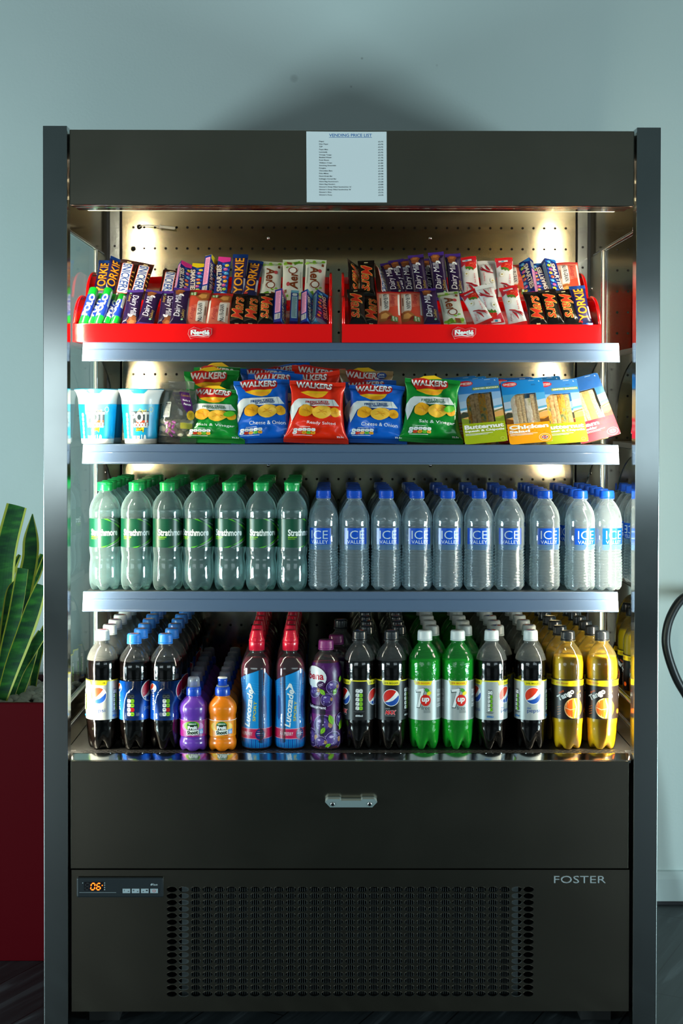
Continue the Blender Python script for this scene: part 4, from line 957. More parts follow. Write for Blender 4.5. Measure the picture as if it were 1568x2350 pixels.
def d_aero(P, Wd, H_):
    G = ink('7dbb2a'); random.seed(4)
    for y0_ in (12, 100):
        for k in range(12): P.ell(random.uniform(-20, 20), y0_ + random.uniform(-5, 6), random.uniform(1.5, 5), random.uniform(1.5, 4), G if k % 2 else ink('a8d860'), n=10, same=k > 0)
    P.poly([(-15, 14), (-4, 20), (0, 8), (-14, 6)], ink('5f9a20')); P.poly([(2, 19), (12, 16), (14, 6), (2, 8)], ink('8a5228'))
    P.text('Aero', -1, 57, 62, 22, ink('7a3a16'), rot=-90, bold=.025, shear=.15)
    P.rect(13, 18, 88, 96, ink('7a4020')); P.ell(10, 74, 4, 5.5, ink('c04850')); P.ell(0, 34, 11, 10, ink('e8ece8'), n=14); P.band([(10 * math.cos(t) * .9, 36 + 9 * math.sin(t)) for t in lin_n(0, 6.28, 16)], 2.6, ink('7a3a16'))
    for k in range(6): P.ell(8 + random.uniform(-6, 6), 28 + random.uniform(-5, 5), 2, 2, G, n=8, same=k > 0)
    P.rect(-19, -17.6, 40, 84, ink('9aa49a'))
def d_berry(P, Wd, H_):
    P.rect(-18, 18, 94, 104, ink('c81c2c')); P.poly([(-18, 80), (-6, 88), (10, 92), (18, 86), (18, 96), (-18, 96)], ink('c43044')); P.rect(-12, 8, 95, 101, ink('e6eef2')); P.rect(-6, 0, 96, 100, ink('3fa0d0'))
    P.poly([(-4, 74), (10, 71), (17, 78), (16, 90), (6, 96), (-5, 92), (-9, 83)], ink('cf2318')); P.poly([(-9, 80), (-7, 72), (-3, 76), (0, 69), (4, 74), (9, 68), (9, 75), (3, 79)], ink('3d7a24')); P.ell(6, 88, 5, 2, ink('e8584a'))
    for k in range(6): P.ell(-2 + k * 3, 80 + (k % 3) * 4, .7, .9, ink('f0b070'), n=6, same=k > 0)
    P.ell(-8, 61, 5.4, 6.4, ink('d8cfa8')); P.ell(-8, 61, 4.6, 5.6, ink('e6eaea')); P.ell(-8, 61, 2.4, 2, ink('bba860'))
    P.text('Red Berry', 10, 50, 24, 4.4, ink('d8505c'), rot=90, bold=.01)
    P.band([(-12, 40), (0, 36), (10, 28), (14, 20)], [2, 4.5, 4, 1], ink('a01424')); P.band([(-6, 34), (0, 26), (4, 14)], [2, 5, 1.5], ink('a01424')); P.band([(2, 34), (12, 30), (17, 24)], [2, 3.4, 1], ink('a01424'))
    P.text("Kellogg's", -11, 22, 20, 5, ink('b83048'), rot=90, shear=.3); P.text('Special', -6, 22, 18, 4, ink('8a8480'), rot=90)
PK = {}
PK['purple'] = packet('chocolate_bar', 34, 112, 12, 8, glossy('24133f'), glossy('4b2f92', .3), d_purple, .07, .8, 1.1)
PK['gold'] = packet('chocolate_bar', 33, 112, 15, 9, glossy('181d58'), glossy('1f56b8', .8, .18), d_gold, .10, 1.0, 2.3)
PK['snick'] = packet('chocolate_bar', 38, 112, 16, 9, glossy('2f150c'), glossy('3a1c12', .2), d_snick, .08, .9, 3.1)
PK['mars'] = packet('chocolate_bar', 36, 112, 15, 8, glossy('0e0c0b'), glossy('15120f', .2), d_mars, .08, .9, 4.2)
PK['cereal'] = packet('cereal_bar', 50, 108, 15, 8, glossy('c24a30'), glossy('b01c1c'), d_cereal, .05, .7, 5.5)
PK['aero'] = packet('chocolate_bar', 45, 112, 13, 8, glossy('dfe6dd'), glossy('c9d6c2'), d_aero, .05, .9, 6.4)
PK['berry'] = packet('cereal_bar', 38, 108, 13, 9, glossy('e4e8ea'), glossy('d0141c'), d_berry, .07, 1.0, 7.7)
PK['berryw'] = packet('cereal_bar', 38, 108, 13, 9, glossy('e4e8ea'), glossy('e2e6e6'), d_berry, .07, 1.0, 8.2)
def sweets_box(top, alt=False):
    root = E('sweets_box'); b = MB(); BLU = mat('carton_blue', '142f86', .3, Coat_Weight=.3)
    w, d, h = 13.5, 8, 110; b.box(-w, w, -d, d, 0, h, BLU)
    P = Print(); P.rect(-w, w, h - 11, h, ink(top)); P.poly([(-w, h - 11), (-2, h - 16), (w, h - 11)], ink(top)); random.seed(9)
    P.poly([(-w, 10), (w * .1, 4), (w * .1, 0), (-w, 0)], ink('2f7fd0'))
    cols = ['58b8e8', 'b8d82c', 'e85a9c', 'f0b81c', 'e8602c', '58b8e8', 'e85a9c', 'f2d81c']
    for k in range(8): P.band([(-3, 14 + 11 * k), (w, 8 + 11 * k)], 5, ink('1f62c8'), same=k > 0)
    for k in range(8): cx = 6 + (k % 2) * 2 - 1; P.ell(cx, 10 + 11 * k, 4.6, 4, ink(cols[k]), rot=20, n=16, same=k > 0)
    for k in range(8): cx = 6 + (k % 2) * 2 - 1; P.ell(cx - 1, 11.4 + 11 * k, 1.6, 1, ink('f4f6f8'), rot=20, n=10, same=k > 0)
    P.text('SMARTIES', -6, 50, 74, 10.5, ink('f4efe6'), rot=96 if not alt else -84, bold=.03, out=ink('4a2312'), outw=.06)
    P.lay(b, lambda u, v, hh: (u, -d - hh, v), None, None, .08, .1)
    Q = Print(); Q.rrect(-5.8, 5.8, 30, 104, 1.5, ink('e9a0c4')); finelines(Q, -4.6, 4.6, 34, 100, ink('a05a84'), 2.2); barcode(Q, -5.8, 5.8, 8, 26)
    Q.lay(b, lambda u, v, hh: (-w - hh, -u, v), None, None, .05, .1)
    Q = Print(); Q.rect(-7.8, 7.8, 0, h, ink('1a3c96')); Q.rrect(-5.8, 5.8, 10, 88, 1.5, ink('9cc8d8')); finelines(Q, -4.6, 4.6, 14, 84, ink('4a7a8c'), 2.2); Q.rrect(-5, 5, 90, 99, 3, ink('dce8ec')); Q.rect(-7.8, 7.8, 101, 110, ink('6ab4d4'))
    Q.lay(b, lambda u, v, hh: (w + hh, u, v), None, None, .05, .1)
    b.build('carton', root, .001)
    b = MB(); b.box(-w + .3, w - .3, -d + .3, d - .3, h + .05, h + .7, ink(top)); b.prism([(-w, h), (-w + 1, h + 3), (w - 1, h + 3), (w, h)], 'y', d - .8, d - .3, ink(top)); b.build('end_flap', root, .001); return root
PK['sweet_pink'] = sweets_box('e63a9a'); PK['sweet_yellow'] = sweets_box('f0d81c', True); PK['sweet_blue'] = sweets_box('4ab8e0')
def mint_roll():
    root = E('mint_roll'); b = MB(); R = 9.6; h = 104
    b.lathe([(.1, .6), (R - 1.4, .2), (R, 1.2), (R, h - 1.2), (R - 1.4, h - .2), (.1, h - .6)], mat('roll_wrap_green', '0fae32', .3, Coat_Weight=.4), 32)
    P = Print(); P.rect(-PI * R, PI * R, 22, 82, ink('1a3fb0')); P.poly([(-18, 22), (-10, 17), (10, 28), (18, 24), (18, 22)], ink('1a3fb0'))
    for u in (0, 30): P.text('POLO', u + 1, 52, 62, 12, WH, rot=84, bold=.05, out=ink('0d2470'), outw=.05)
    P.rect(-16, -14.8, 28, 78, ink('9ab8f0')); P.rrect(12, 18, 52, 96, 1, ink('dfe8e4')); finelines(P, 12.6, 17.4, 58, 90, ink('6a7a74'), 2)
    P.lay(b, cyl_fn(R), 2.4, None, .06, .1); b.build('wrapper', root, .001)
    b = MB(); b.lathe([(.1, h - .7), (R - 2.2, h - .7), (R - 3, h + .6), (.1, h + .3)], mat('foil_end', 'b8c0c0', .25, .9), 24); b.lathe([(.1, -.4), (R - 3, -.4), (R - 2.2, .7), (.1, .7)], MATS['foil_end'], 24); b.build('foil_end', root, .001); return root
PK['mint'] = mint_roll()
BARH = {'mint': 104, 'cereal': 108, 'berry': 108, 'berryw': 108, 'sweet_pink': 110, 'sweet_yellow': 110, 'sweet_blue': 110}
# ---- red trays
REDP = mat('red_tray_plastic', 'f20303', .18, Coat_Weight=.6)
ZS1 = SHZ[0]; TF, TR = .0300, .0955
def tray(pxl, pxr, label, badge):
    Yf = .092; root = E('snack_tray', label, 'snack tray', 'red two-tier snack trays')
    zf = at(460, 743, Yf).z; x0, x1 = at(pxl, 780, Yf).x, at(pxr, 780, Yf).x
    b = MB(); b.box(x0 + .002, x1 - .002, Yf, Yf + .003, ZS1 + .0005, zf, REDP); b.build('front_panel', root, bevel=.0012)
    for (ya, za, yb, zb) in ((Yf + .003, TF - .0015, .232, TF + .052), (.232, TR - .0015, .400, TR + .050)):
        b = MB(); b.prism([(ya, ZS1 + .001), (ya, ZS1 + za), (ya + .012, ZS1 + za), (yb, ZS1 + zb), (yb, ZS1 + .001)], 'x', x0 + .003, x1 - .003, REDP); b.build('tier', root)
    b = MB(); b.box(x0 + .003, x1 - .003, .400, .403, ZS1 + .001, ZS1 + .160, REDP); b.build('back_panel', root)
    arc = lambda cy, cz, ry, rz, a0, a1, n=8: [(cy + ry * math.cos(math.radians(lerp(a0, a1, k / n))), cz + rz * math.sin(math.radians(lerp(a0, a1, k / n)))) for k in range(n + 1)]
    z0 = ZS1 + .0005
    outer = [(Yf, z0), (Yf, zf)] + arc(Yf + .105, zf, .100, .062, 168, 96) + [(.232, zf + .062)] + arc(.34, zf + .062, .10, .062, 172, 95) + [(.403, zf + .124), (.403, z0)]
    for s, xx in ((1, x0), (-1, x1)):
        b = MB(); a_, c_ = sorted((xx, xx + s * .003)); b.prism(outer, 'x', a_, c_, REDP)
        # rolled rim along the curved edge
        pts = [(xx + s * .003, y, z) for y, z in outer[1:-1]]; b.tube(pts, .0030, REDP, 8)
        b.build('side_panel', root)
    b = MB(); p = at(badge, 764, Yf); q = at(badge + 28, 764, Yf); wv = (q.x - p.x) * 1000; P = Print(); cx, cz = p.x * 1000, p.z * 1000
    hv = 11.5
    P.poly([(cx - wv, cz - hv * .2), (cx - wv * .92, cz + hv * .55), (cx - wv * .5, cz + hv * 1.05), (cx - wv * .1, cz + hv * .8), (cx + wv * .1, cz + hv * .62), (cx + wv * .6, cz + hv * .95), (cx + wv, cz + hv * .75), (cx + wv * .98, cz - hv * .2), (cx + wv * .7, cz - hv * .8), (cx + wv * .1, cz - hv * .85), (cx - wv * .4, cz - hv * .8), (cx - wv * .78, cz - hv * 1.1)], ink('f29a92', .2))
    P.poly([(cx + (x - cx) * .95, cz + (z - cz) * .93) for x, z in P.it[-1][0]], ink('e4202a', .2))
    P.text('Nestl\u00e9', cx + .5, cz + .8, wv * 1.55, 9.6, WH, bold=.06); P.rect(cx - wv * .66, cx - wv * .3, cz + 5.0, cz + 6.2, WH); P.band([(cx - wv * .8, cz - 6.6), (cx - wv * .2, cz - 5.2), (cx + wv * .3, cz - 6.4), (cx + wv * .78, cz - 5.2)], [.8, 2.0, 1.8, .8], WH)
    P.lay(b, lambda u, v, h: (u, Yf * 1000 - .2 - h * 1.6, v), None, None, .3, .3); o = b.build('badge', root, .001); o['label'] = 'white lettering on a raised red heart-shaped badge'
    return root
tray(167, 762, 'red two-tier snack tray on the top shelf, the one holding the mint rolls', 459)
tray(785, 1380, 'red two-tier snack tray on the top shelf, the one holding strawberry cereal bars', 1065)
DESC = {'mint': 'green and blue roll of mints', 'purple': 'purple-wrapped chocolate bar', 'gold': 'dark blue chocolate bar with gold letters', 'snick': 'brown chocolate bar with white and blue lettering', 'mars': 'black chocolate bar with red lettering', 'cereal': 'red and cream cereal bar', 'aero': 'white and green chocolate bar', 'berry': 'white cereal bar with strawberry and red end', 'berryw': 'white cereal bar with strawberry and white end', 'sweet_pink': 'blue sweets box with pink end', 'sweet_yellow': 'blue sweets box with yellow end', 'sweet_blue': 'blue sweets box with pale blue end'}
CATS = {'mint': 'mints', 'cereal': 'cereal bar', 'berry': 'cereal bar', 'berryw': 'cereal bar'}
def bars(lst, tier, side):
    Yb0, floor_ = ((.106, ZS1 + TF) if tier == 'front' else (.2480, ZS1 + TR))
    for i, it in enumerate(lst):
        kind, px, ptop, roll, flip = it[:5]; dy = (it[5] if len(it) > 5 else 0) * .45 + .004; rz = it[6] if len(it) > 6 else 0
        Hh = BARH.get(kind, 112) * .001; Y = Yb0 + dy
        # choose the lean so the top reaches the measured height
        lean = 25.0
        for _ in range(14):
            ztop = at(px, ptop, Y + Hh * math.sin(math.radians(lean))).z
            c = max(.42, min(.998, (ztop - floor_) / (Hh * math.cos(math.radians(roll)))))
            lean = math.degrees(math.acos(c))
        zb = floor_ + .0005; midY = Y + Hh / 2 * math.sin(math.radians(lean))
        xm = at(px, (ptop + (743 if tier == 'front' else 690)) / 2, midY).x
        r_ = math.radians(roll); fz = Hh / 2 * math.cos(r_)
        x = xm - Hh * .5 * math.sin(r_) * 1.0
        root = PK[kind]
        nth = ORD[i] if i < len(ORD) else str(i)
        if id(root) in DONE or root.name in DONE: o = clone(root)
        else: DONE.add(root.name); o = root
        M_ = Matrix.Translation((x, Y, zb)) @ Matrix.Rotation(r_, 4, 'Y') @ Matrix.Rotation(-math.radians(lean), 4, 'X') @ Matrix.Rotation(math.radians(rz), 4, 'Z')
        if flip: M_ = M_ @ Matrix.Translation((0, 0, Hh)) @ Matrix.Rotation(PI, 4, 'Y')
        # rest the lowest corner on the tier
        w = {'cereal': .025, 'aero': .0225, 'mint': .0095}.get(kind, .017)
        M_ = Matrix.Translation((0, 0, abs(math.sin(r_)) * w + .004 * math.sin(math.radians(lean)))) @ M_
        o.matrix_world = M_
        tag(o, '%s, %s from the left, %s tier, %s tray' % (DESC[kind], nth, tier, side), CATS.get(kind, 'sweets' if kind.startswith('sweet') else 'chocolate bar'), '%s tier of the %s tray' % (tier, side))
DONE = set()
bars([('mint', 205, 670, 8, 0), ('mint', 222, 686, 9, 0, .022), ('mint', 239, 671, 8, 0, -.004, -22), ('mint', 253, 687, 4, 0, .016, 30), ('mint', 274, 686, 4, 0, 0, -50), ('purple', 305, 669, 1, 0), ('purple', 346, 673, 7, 1), ('purple', 385, 671, 0, 0, .012), ('purple', 413, 665, 1, 1, -.004), ('cereal', 454, 670, 1, 1, .012), ('cereal', 504, 678, 1, 1, -.004), ('mars', 546, 678, 0, 1), ('mars', 578, 682, 1, 1), ('mars', 612, 677, -1, 0), ('sweet_pink', 643, 679, 0, 0, 0, 72), ('sweet_blue', 675, 683, 0, 0, .008, -86), ('sweet_blue', 706, 681, 0, 0, 0, 58), ('sweet_blue', 735, 682, 2, 1, .004, 35)], 'front', 'left')
bars([('gold', 237, 602, 3, 0), ('gold', 259, 600, 10, 0, .02, 25), ('snick', 289, 602, 5, 0, -.004), ('snick', 326, 610, 8, 0, .006), ('snick', 389, 625, 2, 0), ('sweet_pink', 420, 613, 3, 0, 0, 30), ('sweet_yellow', 451, 616, 4, 0, .004), ('sweet_yellow', 481, 598, 3, 0, 0, 62), ('sweet_pink', 511, 600, 4, 0, -.003), ('gold', 549, 587, 2, 0, .006), ('gold', 581, 604, 8, 0, -.006), ('aero', 623, 605, 2, 0, .008), ('aero', 672, 599, 0, 1, 0), ('aero', 724, 600, 2, 0, -.002)], 'rear', 'left')
bars([('mars', 818, 668, -3, 0), ('mars', 852, 683, 1, 1), ('cereal', 893, 674, 0, 0, -.003), ('cereal', 944, 674, 0, 0, .010), ('purple', 986, 667, -4, 1), ('aero', 1034, 677, -7, 0), ('berry', 1088, 678, -20, 0, -.008), ('berryw', 1122, 662, -13, 1, .008), ('berry', 1176, 664, -9, 0, -.004), ('mars', 1227, 675, -4, 1), ('mars', 1264, 670, -6, 0), ('mars', 1302, 671, -7, 0), ('gold', 1333, 661, -4, 0)], 'front', 'right')
bars([('mars', 812, 606, -3, 0, .014, 50), ('mars', 842, 602, -2, 0), ('snick', 873, 620, -6, 0, .006, 55), ('purple', 898, 610, -13, 1, .004), ('purple', 917, 603, -11, 1, .018), ('purple', 938, 600, -8, 1, .010), ('purple', 961, 590, -7, 1, -.006), ('purple', 985, 598, -5, 1, .02), ('purple', 1007, 583, -6, 1, .0), ('purple', 1044, 586, -4, 1, .004), ('berry', 1079, 594, -5, 0, -.002), ('berryw', 1121, 603, -3, 1, .006), ('berry', 1160, 595, -1, 0, -.004), ('cereal', 1188, 613, -2, 0, .014), ('sweet_pink', 1214, 606, -3, 1, -.002, -38), ('sweet_yellow', 1238, 616, -4, 1, .008), ('sweet_blue', 1268, 605, -7, 1, 0, 25), ('cereal', 1306, 607, -2, 0, .006)], 'rear', 'right')
# ================================================================== crisps
def d_crisp(flavour, ink_txt, brown=False):
    def f(P, Wd, Hh):
        k = Wd / 118.0
        X = lambda x: (x - 770) / 1330 * 118 * k; Z = lambda y: (2110 - y) / 1590 * 138
        pts = lambda l: [(X(a), Z(b)) for a, b in l]
        if brown or flavour[:4] == 'Salt': P.poly(pts([(360, 540), (560, 445), (820, 430), (1010, 520)]), ink('f2c21c'))

        P.poly(pts([(340, 830), (400, 800), (1040, 790), (985, 880), (900, 945), (770, 970), (600, 945), (440, 885)]), ink('eeb818')); P.poly(pts([(480, 870), (700, 850), (960, 850), (900, 930), (770, 955), (600, 930)]), ink('f2a01c'))
        P.poly(pts([(255, 540), (380, 500), (560, 500), (760, 560), (950, 570), (1130, 580), (1150, 650), (1145, 730), (1060, 785), (860, 800), (600, 785), (360, 825), (290, 720)]), ink('c41c14'))
        P.text('WALKERS', X(690), Z(635), 76 * k, 14.5, WH, bold=.035, shear=.1, rot=-1)
        if not brown:
            P.poly(pts([(280, 1005), (1200, 1000), (1330, 1170), (700, 1195), (420, 1165), (300, 1250), (170, 1600), (95, 1330), (110, 1190), (190, 1060)]), ink('d9dedd'))
            P.band(pts([(1150, 1005), (1190, 1175)]), .7, ink('8f9898'))
            P.text('FRESH TASTE', X(765), Z(1085), 52 * k, 5.6, ink(ink_txt), rot=2, bold=.03); P.text('GUARANTEED', X(835), Z(1135), 44 * k, 4.6, ink(ink_txt), rot=2, bold=.03)
            Y1, Y2 = ink('efa81a'), ink('f3bb38')
            def chip(cx, cy, rx, ry, rot, m, seed):
                random.seed(seed); n = 18; P.poly([(X(cx + rx * (1 + .06 * math.sin(3 * a + seed)) * math.cos(a)), Z(cy + ry * (1 + .05 * math.cos(4 * a)) * math.sin(a))) for a in [2 * PI * i / n for i in range(n)]], m, rot=rot, c=(X(cx), Z(cy)))
                for j in range(4):
                    a = random.uniform(0, 3); P.band([(X(cx - rx * .6 * math.cos(a + j)), Z(cy - ry * .6 * math.sin(a + j))), (X(cx + rx * .5 * math.cos(a + j * 1.3)), Z(cy + ry * .5 * math.sin(a + j * 1.3)))], .8, ink('d98a12'), same=j > 0)
            chip(980, 1265, 130, 70, 0, Y2, 3); chip(490, 1320, 195, 155, 10, Y1, 1); chip(1210, 1340, 140, 120, -12, Y1, 5); chip(870, 1360, 240, 160, 0, Y2, 2)
            P.text(flavour, X(870), Z(1645), (76 if len(flavour) > 12 else 60) * k, 8, WH, bold=.0, rot=-1)
            for j in range(5):
                x0 = -47 + j * 9; P.rrect(x0, x0 + 8.4, 23, 29, 2, ink('e6eaea')); P.rrect(x0, x0 + 8.4, 17, 22.6, 2, ink(['e6eaea', 'd83c1c', 'f0a020', '6ab82a', 'f0a020'][j]), same=True)
                P.rect(x0 + 2, x0 + 6, 25, 25.8, INKD); P.rect(x0 + 2, x0 + 6, 19.4, 20.2, INKD, same=True)
            P.rect(-44, -8, 14, 14.8, WH); P.rect(-36, -14, 31, 31.8, WH, same=True); P.text('32.5g', 44 * k, 12, 13, 4, WH, bold=.02)
            if flavour.startswith('Salt'): P.ell(X(1180), Z(1300), 13, 7, ink('59b82a'), rot=15); P.it.insert(-9, P.it.pop())
        else:
            P.ell(34 * k, 128, 11, 7, ink('1d4a9c')); P.text('90%', 34 * k, 130, 12, 4, WH, bold=.03); P.rect(34 * k - 7, 34 * k + 7, 124, 125.2, WH)
    return f
CR = {}
def crisp(key, col, flav, it, seed, brown=False, sealcol=None):
    CR[key] = packet('crisp_bag', 120, 138, 40, 9, mat('bag_' + key, col, .26, .12, Coat_Weight=.7, Coat_Roughness=.06), mat('bagseal_' + key, sealcol or col, .3, .15, Coat_Weight=.6), d_crisp(flav, it, brown), .10, 3.1, seed, ear=.12, fr=.16, nu=33, nv=44, tp=.62, du=4, dv=3)
crisp('green', '088a2c', 'Salt & Vinegar', '0c5a38', 1.7); crisp('green2', '088a2c', 'Salt & Vinegar', '0c5a38', 3.9)
crisp('blue', '0a64d0', 'Cheese & Onion', '10407c', 2.6); crisp('blue2', '0a64d0', 'Cheese & Onion', '10407c', 5.2)
crisp('red', 'f52c08', 'Ready Salted', 'b01c1c', 4.4); crisp('brown', 'a98a5e', '', '', 6.1, True)
ZS2 = SHZ[1]
def setrot(o, x, Y, z, roll, lean, rz):
    o.matrix_world = Matrix.Translation((x, Y, z)) @ Matrix.Rotation(math.radians(rz), 4, 'Z') @ Matrix.Rotation(math.radians(roll), 4, 'Y') @ Matrix.Rotation(-math.radians(lean), 4, 'X')
def pcrisp(key, px, Y, ptop, roll, rz, label, lift=0.0):
    root = CR[key]; o = root if root.name not in DONE else clone(root); DONE.add(root.name)
    z0 = ZS2 + .0008 + lift + abs(math.sin(math.radians(roll))) * .055; lean = 12.
    zt_ = at(px, ptop, Y + .027).z; sz = max(.76, min(1.14, (zt_ - z0) / (.138 * math.cos(math.radians(lean)))))
    x = at(px, (ptop + 1015) / 2, Y + .013).x - .06 * math.sin(math.radians(roll))
    setrot(o, x, Y, z0, roll, lean, rz); o.matrix_world = o.matrix_world @ Matrix.Diagonal((1, 1, sz, 1)); tag(o, label, 'crisp packet', 'crisp packets on the middle shelf')
pcrisp('green', 492, .130, 893, 2, -6, 'green crisp packet in front, beside the clear bag of coated nuts')
pcrisp('green2', 487, .175, 851, -1, 2, 'green crisp packet propped directly behind the front one by the nuts')
pcrisp('green', 497, .232, 842, 1, -8, 'rearmost green crisp packet of the stack by the nuts', .012)
pcrisp('blue', 604, .128, 872, -2, 4, 'blue crisp packet in front, beside the green stack')
pcrisp('blue2', 628, .172, 857, 1, -3, 'blue crisp packet with yellow logo peeping above the front blue one')
pcrisp('blue', 612, .215, 848, 3, 6, 'blue crisp packet third back beside the green stack', .006)
pcrisp('blue2', 660, .262, 838, -9, -6, 'rearmost blue crisp packet rising to a spike near the red ones', .012)
pcrisp('red', 728, .126, 876, 2, 3, 'red crisp packet in front, between two blue ones')
pcrisp('red', 722, .175, 855, -5, -5, 'red crisp packet directly behind the front red one')
pcrisp('red', 728, .235, 842, 4, 5, 'rearmost red crisp packet showing only its top', .012)
pcrisp('blue2', 862, .130, 884, 2, -3, 'blue crisp packet in front, beside the lone green packet')
pcrisp('blue', 852, .170, 874, -2, 4, 'blue crisp packet hidden between front blue one and brown one')
pcrisp('brown', 838, .218, 851, 2, 0, 'matt light-brown crisp packet with blue roundel behind the blue ones', .006)
pcrisp('green2', 992, .128, 870, 3, 4, 'lone green crisp packet leaning beside the boxed sandwiches')
# ================================================================== noodle pots
def pot():
    root = E('noodle_pot'); prof = [(.1, 2), (28, 2), (31, .2), (32.6, 1), (33.2, 8), (38.6, 80), (38.9, 84), (39.6, 92), (43, 103), (46, 108), (47.4, 109), (47.4, 110.4), (.1, 110.5)]
    PW = mat('pot_white', 'eef0ee', .35, Coat_Weight=.2); b = MB(); b.lathe(prof, PW, 56, smooth=True); b.build('cup', root, .001)
    b = MB(); pf_ = prof_at(prof); CY = ink('12a6d8'); P = Print(); R0 = 36.
    P.rect(-PI * R0, PI * R0, 4, 81, CY); P.rect(-20, 26, 60, 81, ink('5cc4e4')); P.rect(60, 100, 4, 81, ink('0b5878'))
    for k in range(9): P.band([(-4 + k * 2.2, 63 + 2 * math.sin(k)), (2 + k * 1.2, 72 - k), (8 + k, 64 + math.cos(k * 2) * 3), (14, 70 - k)], 1.1, ink('f2d436' if k % 2 else 'f6e88a'), same=k > 0)
    P.rect(-17, 20, 37, 67, ink('3a4a50')); P.rect(-6, 18, 37.4, 48, ink('e8552a'))
    P.text('POT', 1.5, 54.5, 36, 22, WH, bold=.05); P.text('NOODLE', 1.5, 38.5, 33, 10, WH, bold=.07, out=ink('33424a'), outw=.05)
    P.poly([(-7, 26), (-6, 33), (10, 34), (9, 24), (7, 24), (6, 27)], ink('f2dc1c')); P.text('SWEET', 0, 31.8, 12, 2.6, INKD, bold=.04); P.text('& SOUR!', 0.5, 28.2, 13, 2.6, INKD, bold=.04)
    for k, x in enumerate((-11, -2)): P.rect(x - 4, x + 3.6, 10, 17, WH, same=k > 0); 
    for x in (-11, -2): P.band([(x - 4, 10), (x + 4, 18)], .6, ink('e04a3a')); P.band([(x - 4, 18), (x + 4, 10)], .6, ink('e04a3a'))
    P.rect(4.5, 6.2, 9, 19, WH); P.poly([(8.5, 10), (15, 10), (14, 17), (11.5, 19.5), (9.5, 17)], WH, same=True)
    for k in range(6): P.rrect(-29, -23.5, 10 + k * 9, 18 + k * 9, 2, ink('c8e8f0'), same=k > 0)
    P.ell(24, 70, 4.5, 5.6, ink('b8d88c')); P.ell(24, 70, 3.4, 4.4, CY)
    P.lay(b, lambda u, v, h: ((pf_(v) + .25 + h * .6) * math.sin(u / R0), -(pf_(v) + .25 + h * .6) * math.cos(u / R0), v), 4, 6, .06, .1); b.build('sleeve', root, .001)
    b = MB(); LT = mat('lid_foil', '1591b4', .3, .4); b.lathe([(.1, 110.6), (47.8, 110.6), (48.2, 110.9), (47.4, 112), (.1, 112.2)], LT, 56)
    b.poly_ = None; a = MB
    pts = [(math.sin(t) * 48.0, -math.cos(t) * 48.0) for t in lin_n(-.42, .42, 9)]
    vs = [(x, y, 110.7) for x, y in pts] + [(x * .55, -math.sqrt(45.2 ** 2 - (.55 * x) ** 2), 102.5) for x, y in pts]
    b.add(vs, [(i, 9 + i, 10 + i, i + 1) for i in range(8)], ink('38c0de'), True); b.build('lid', root, .001); return root
POT = pot()
PS = [(215, .150, 0, 'white and turquoise noodle pot in front, beside the side glass'), (323.5, .150, 2, 'white and turquoise noodle pot in front, beside the coated nuts'), (236, .249, 140, 'noodle pot directly behind the front pot by the side glass'), (334, .249, 140, 'noodle pot second back, behind the pot beside the nuts'), (348, .352, 150, 'rearmost noodle pot, lid showing behind the clear nut bags')]
for i, (px, Y, rz, lb) in enumerate(PS):
    o = POT if i == 0 else clone(POT); x = at(px, 960, Y).x; x = max(x, -XS + .049 + .004)
    o.location = (x, Y, ZS2 + .0005); o.rotation_euler = (0, 0, math.radians(rz)); tag(o, lb, 'noodle pot', 'noodle pots on the middle shelf')
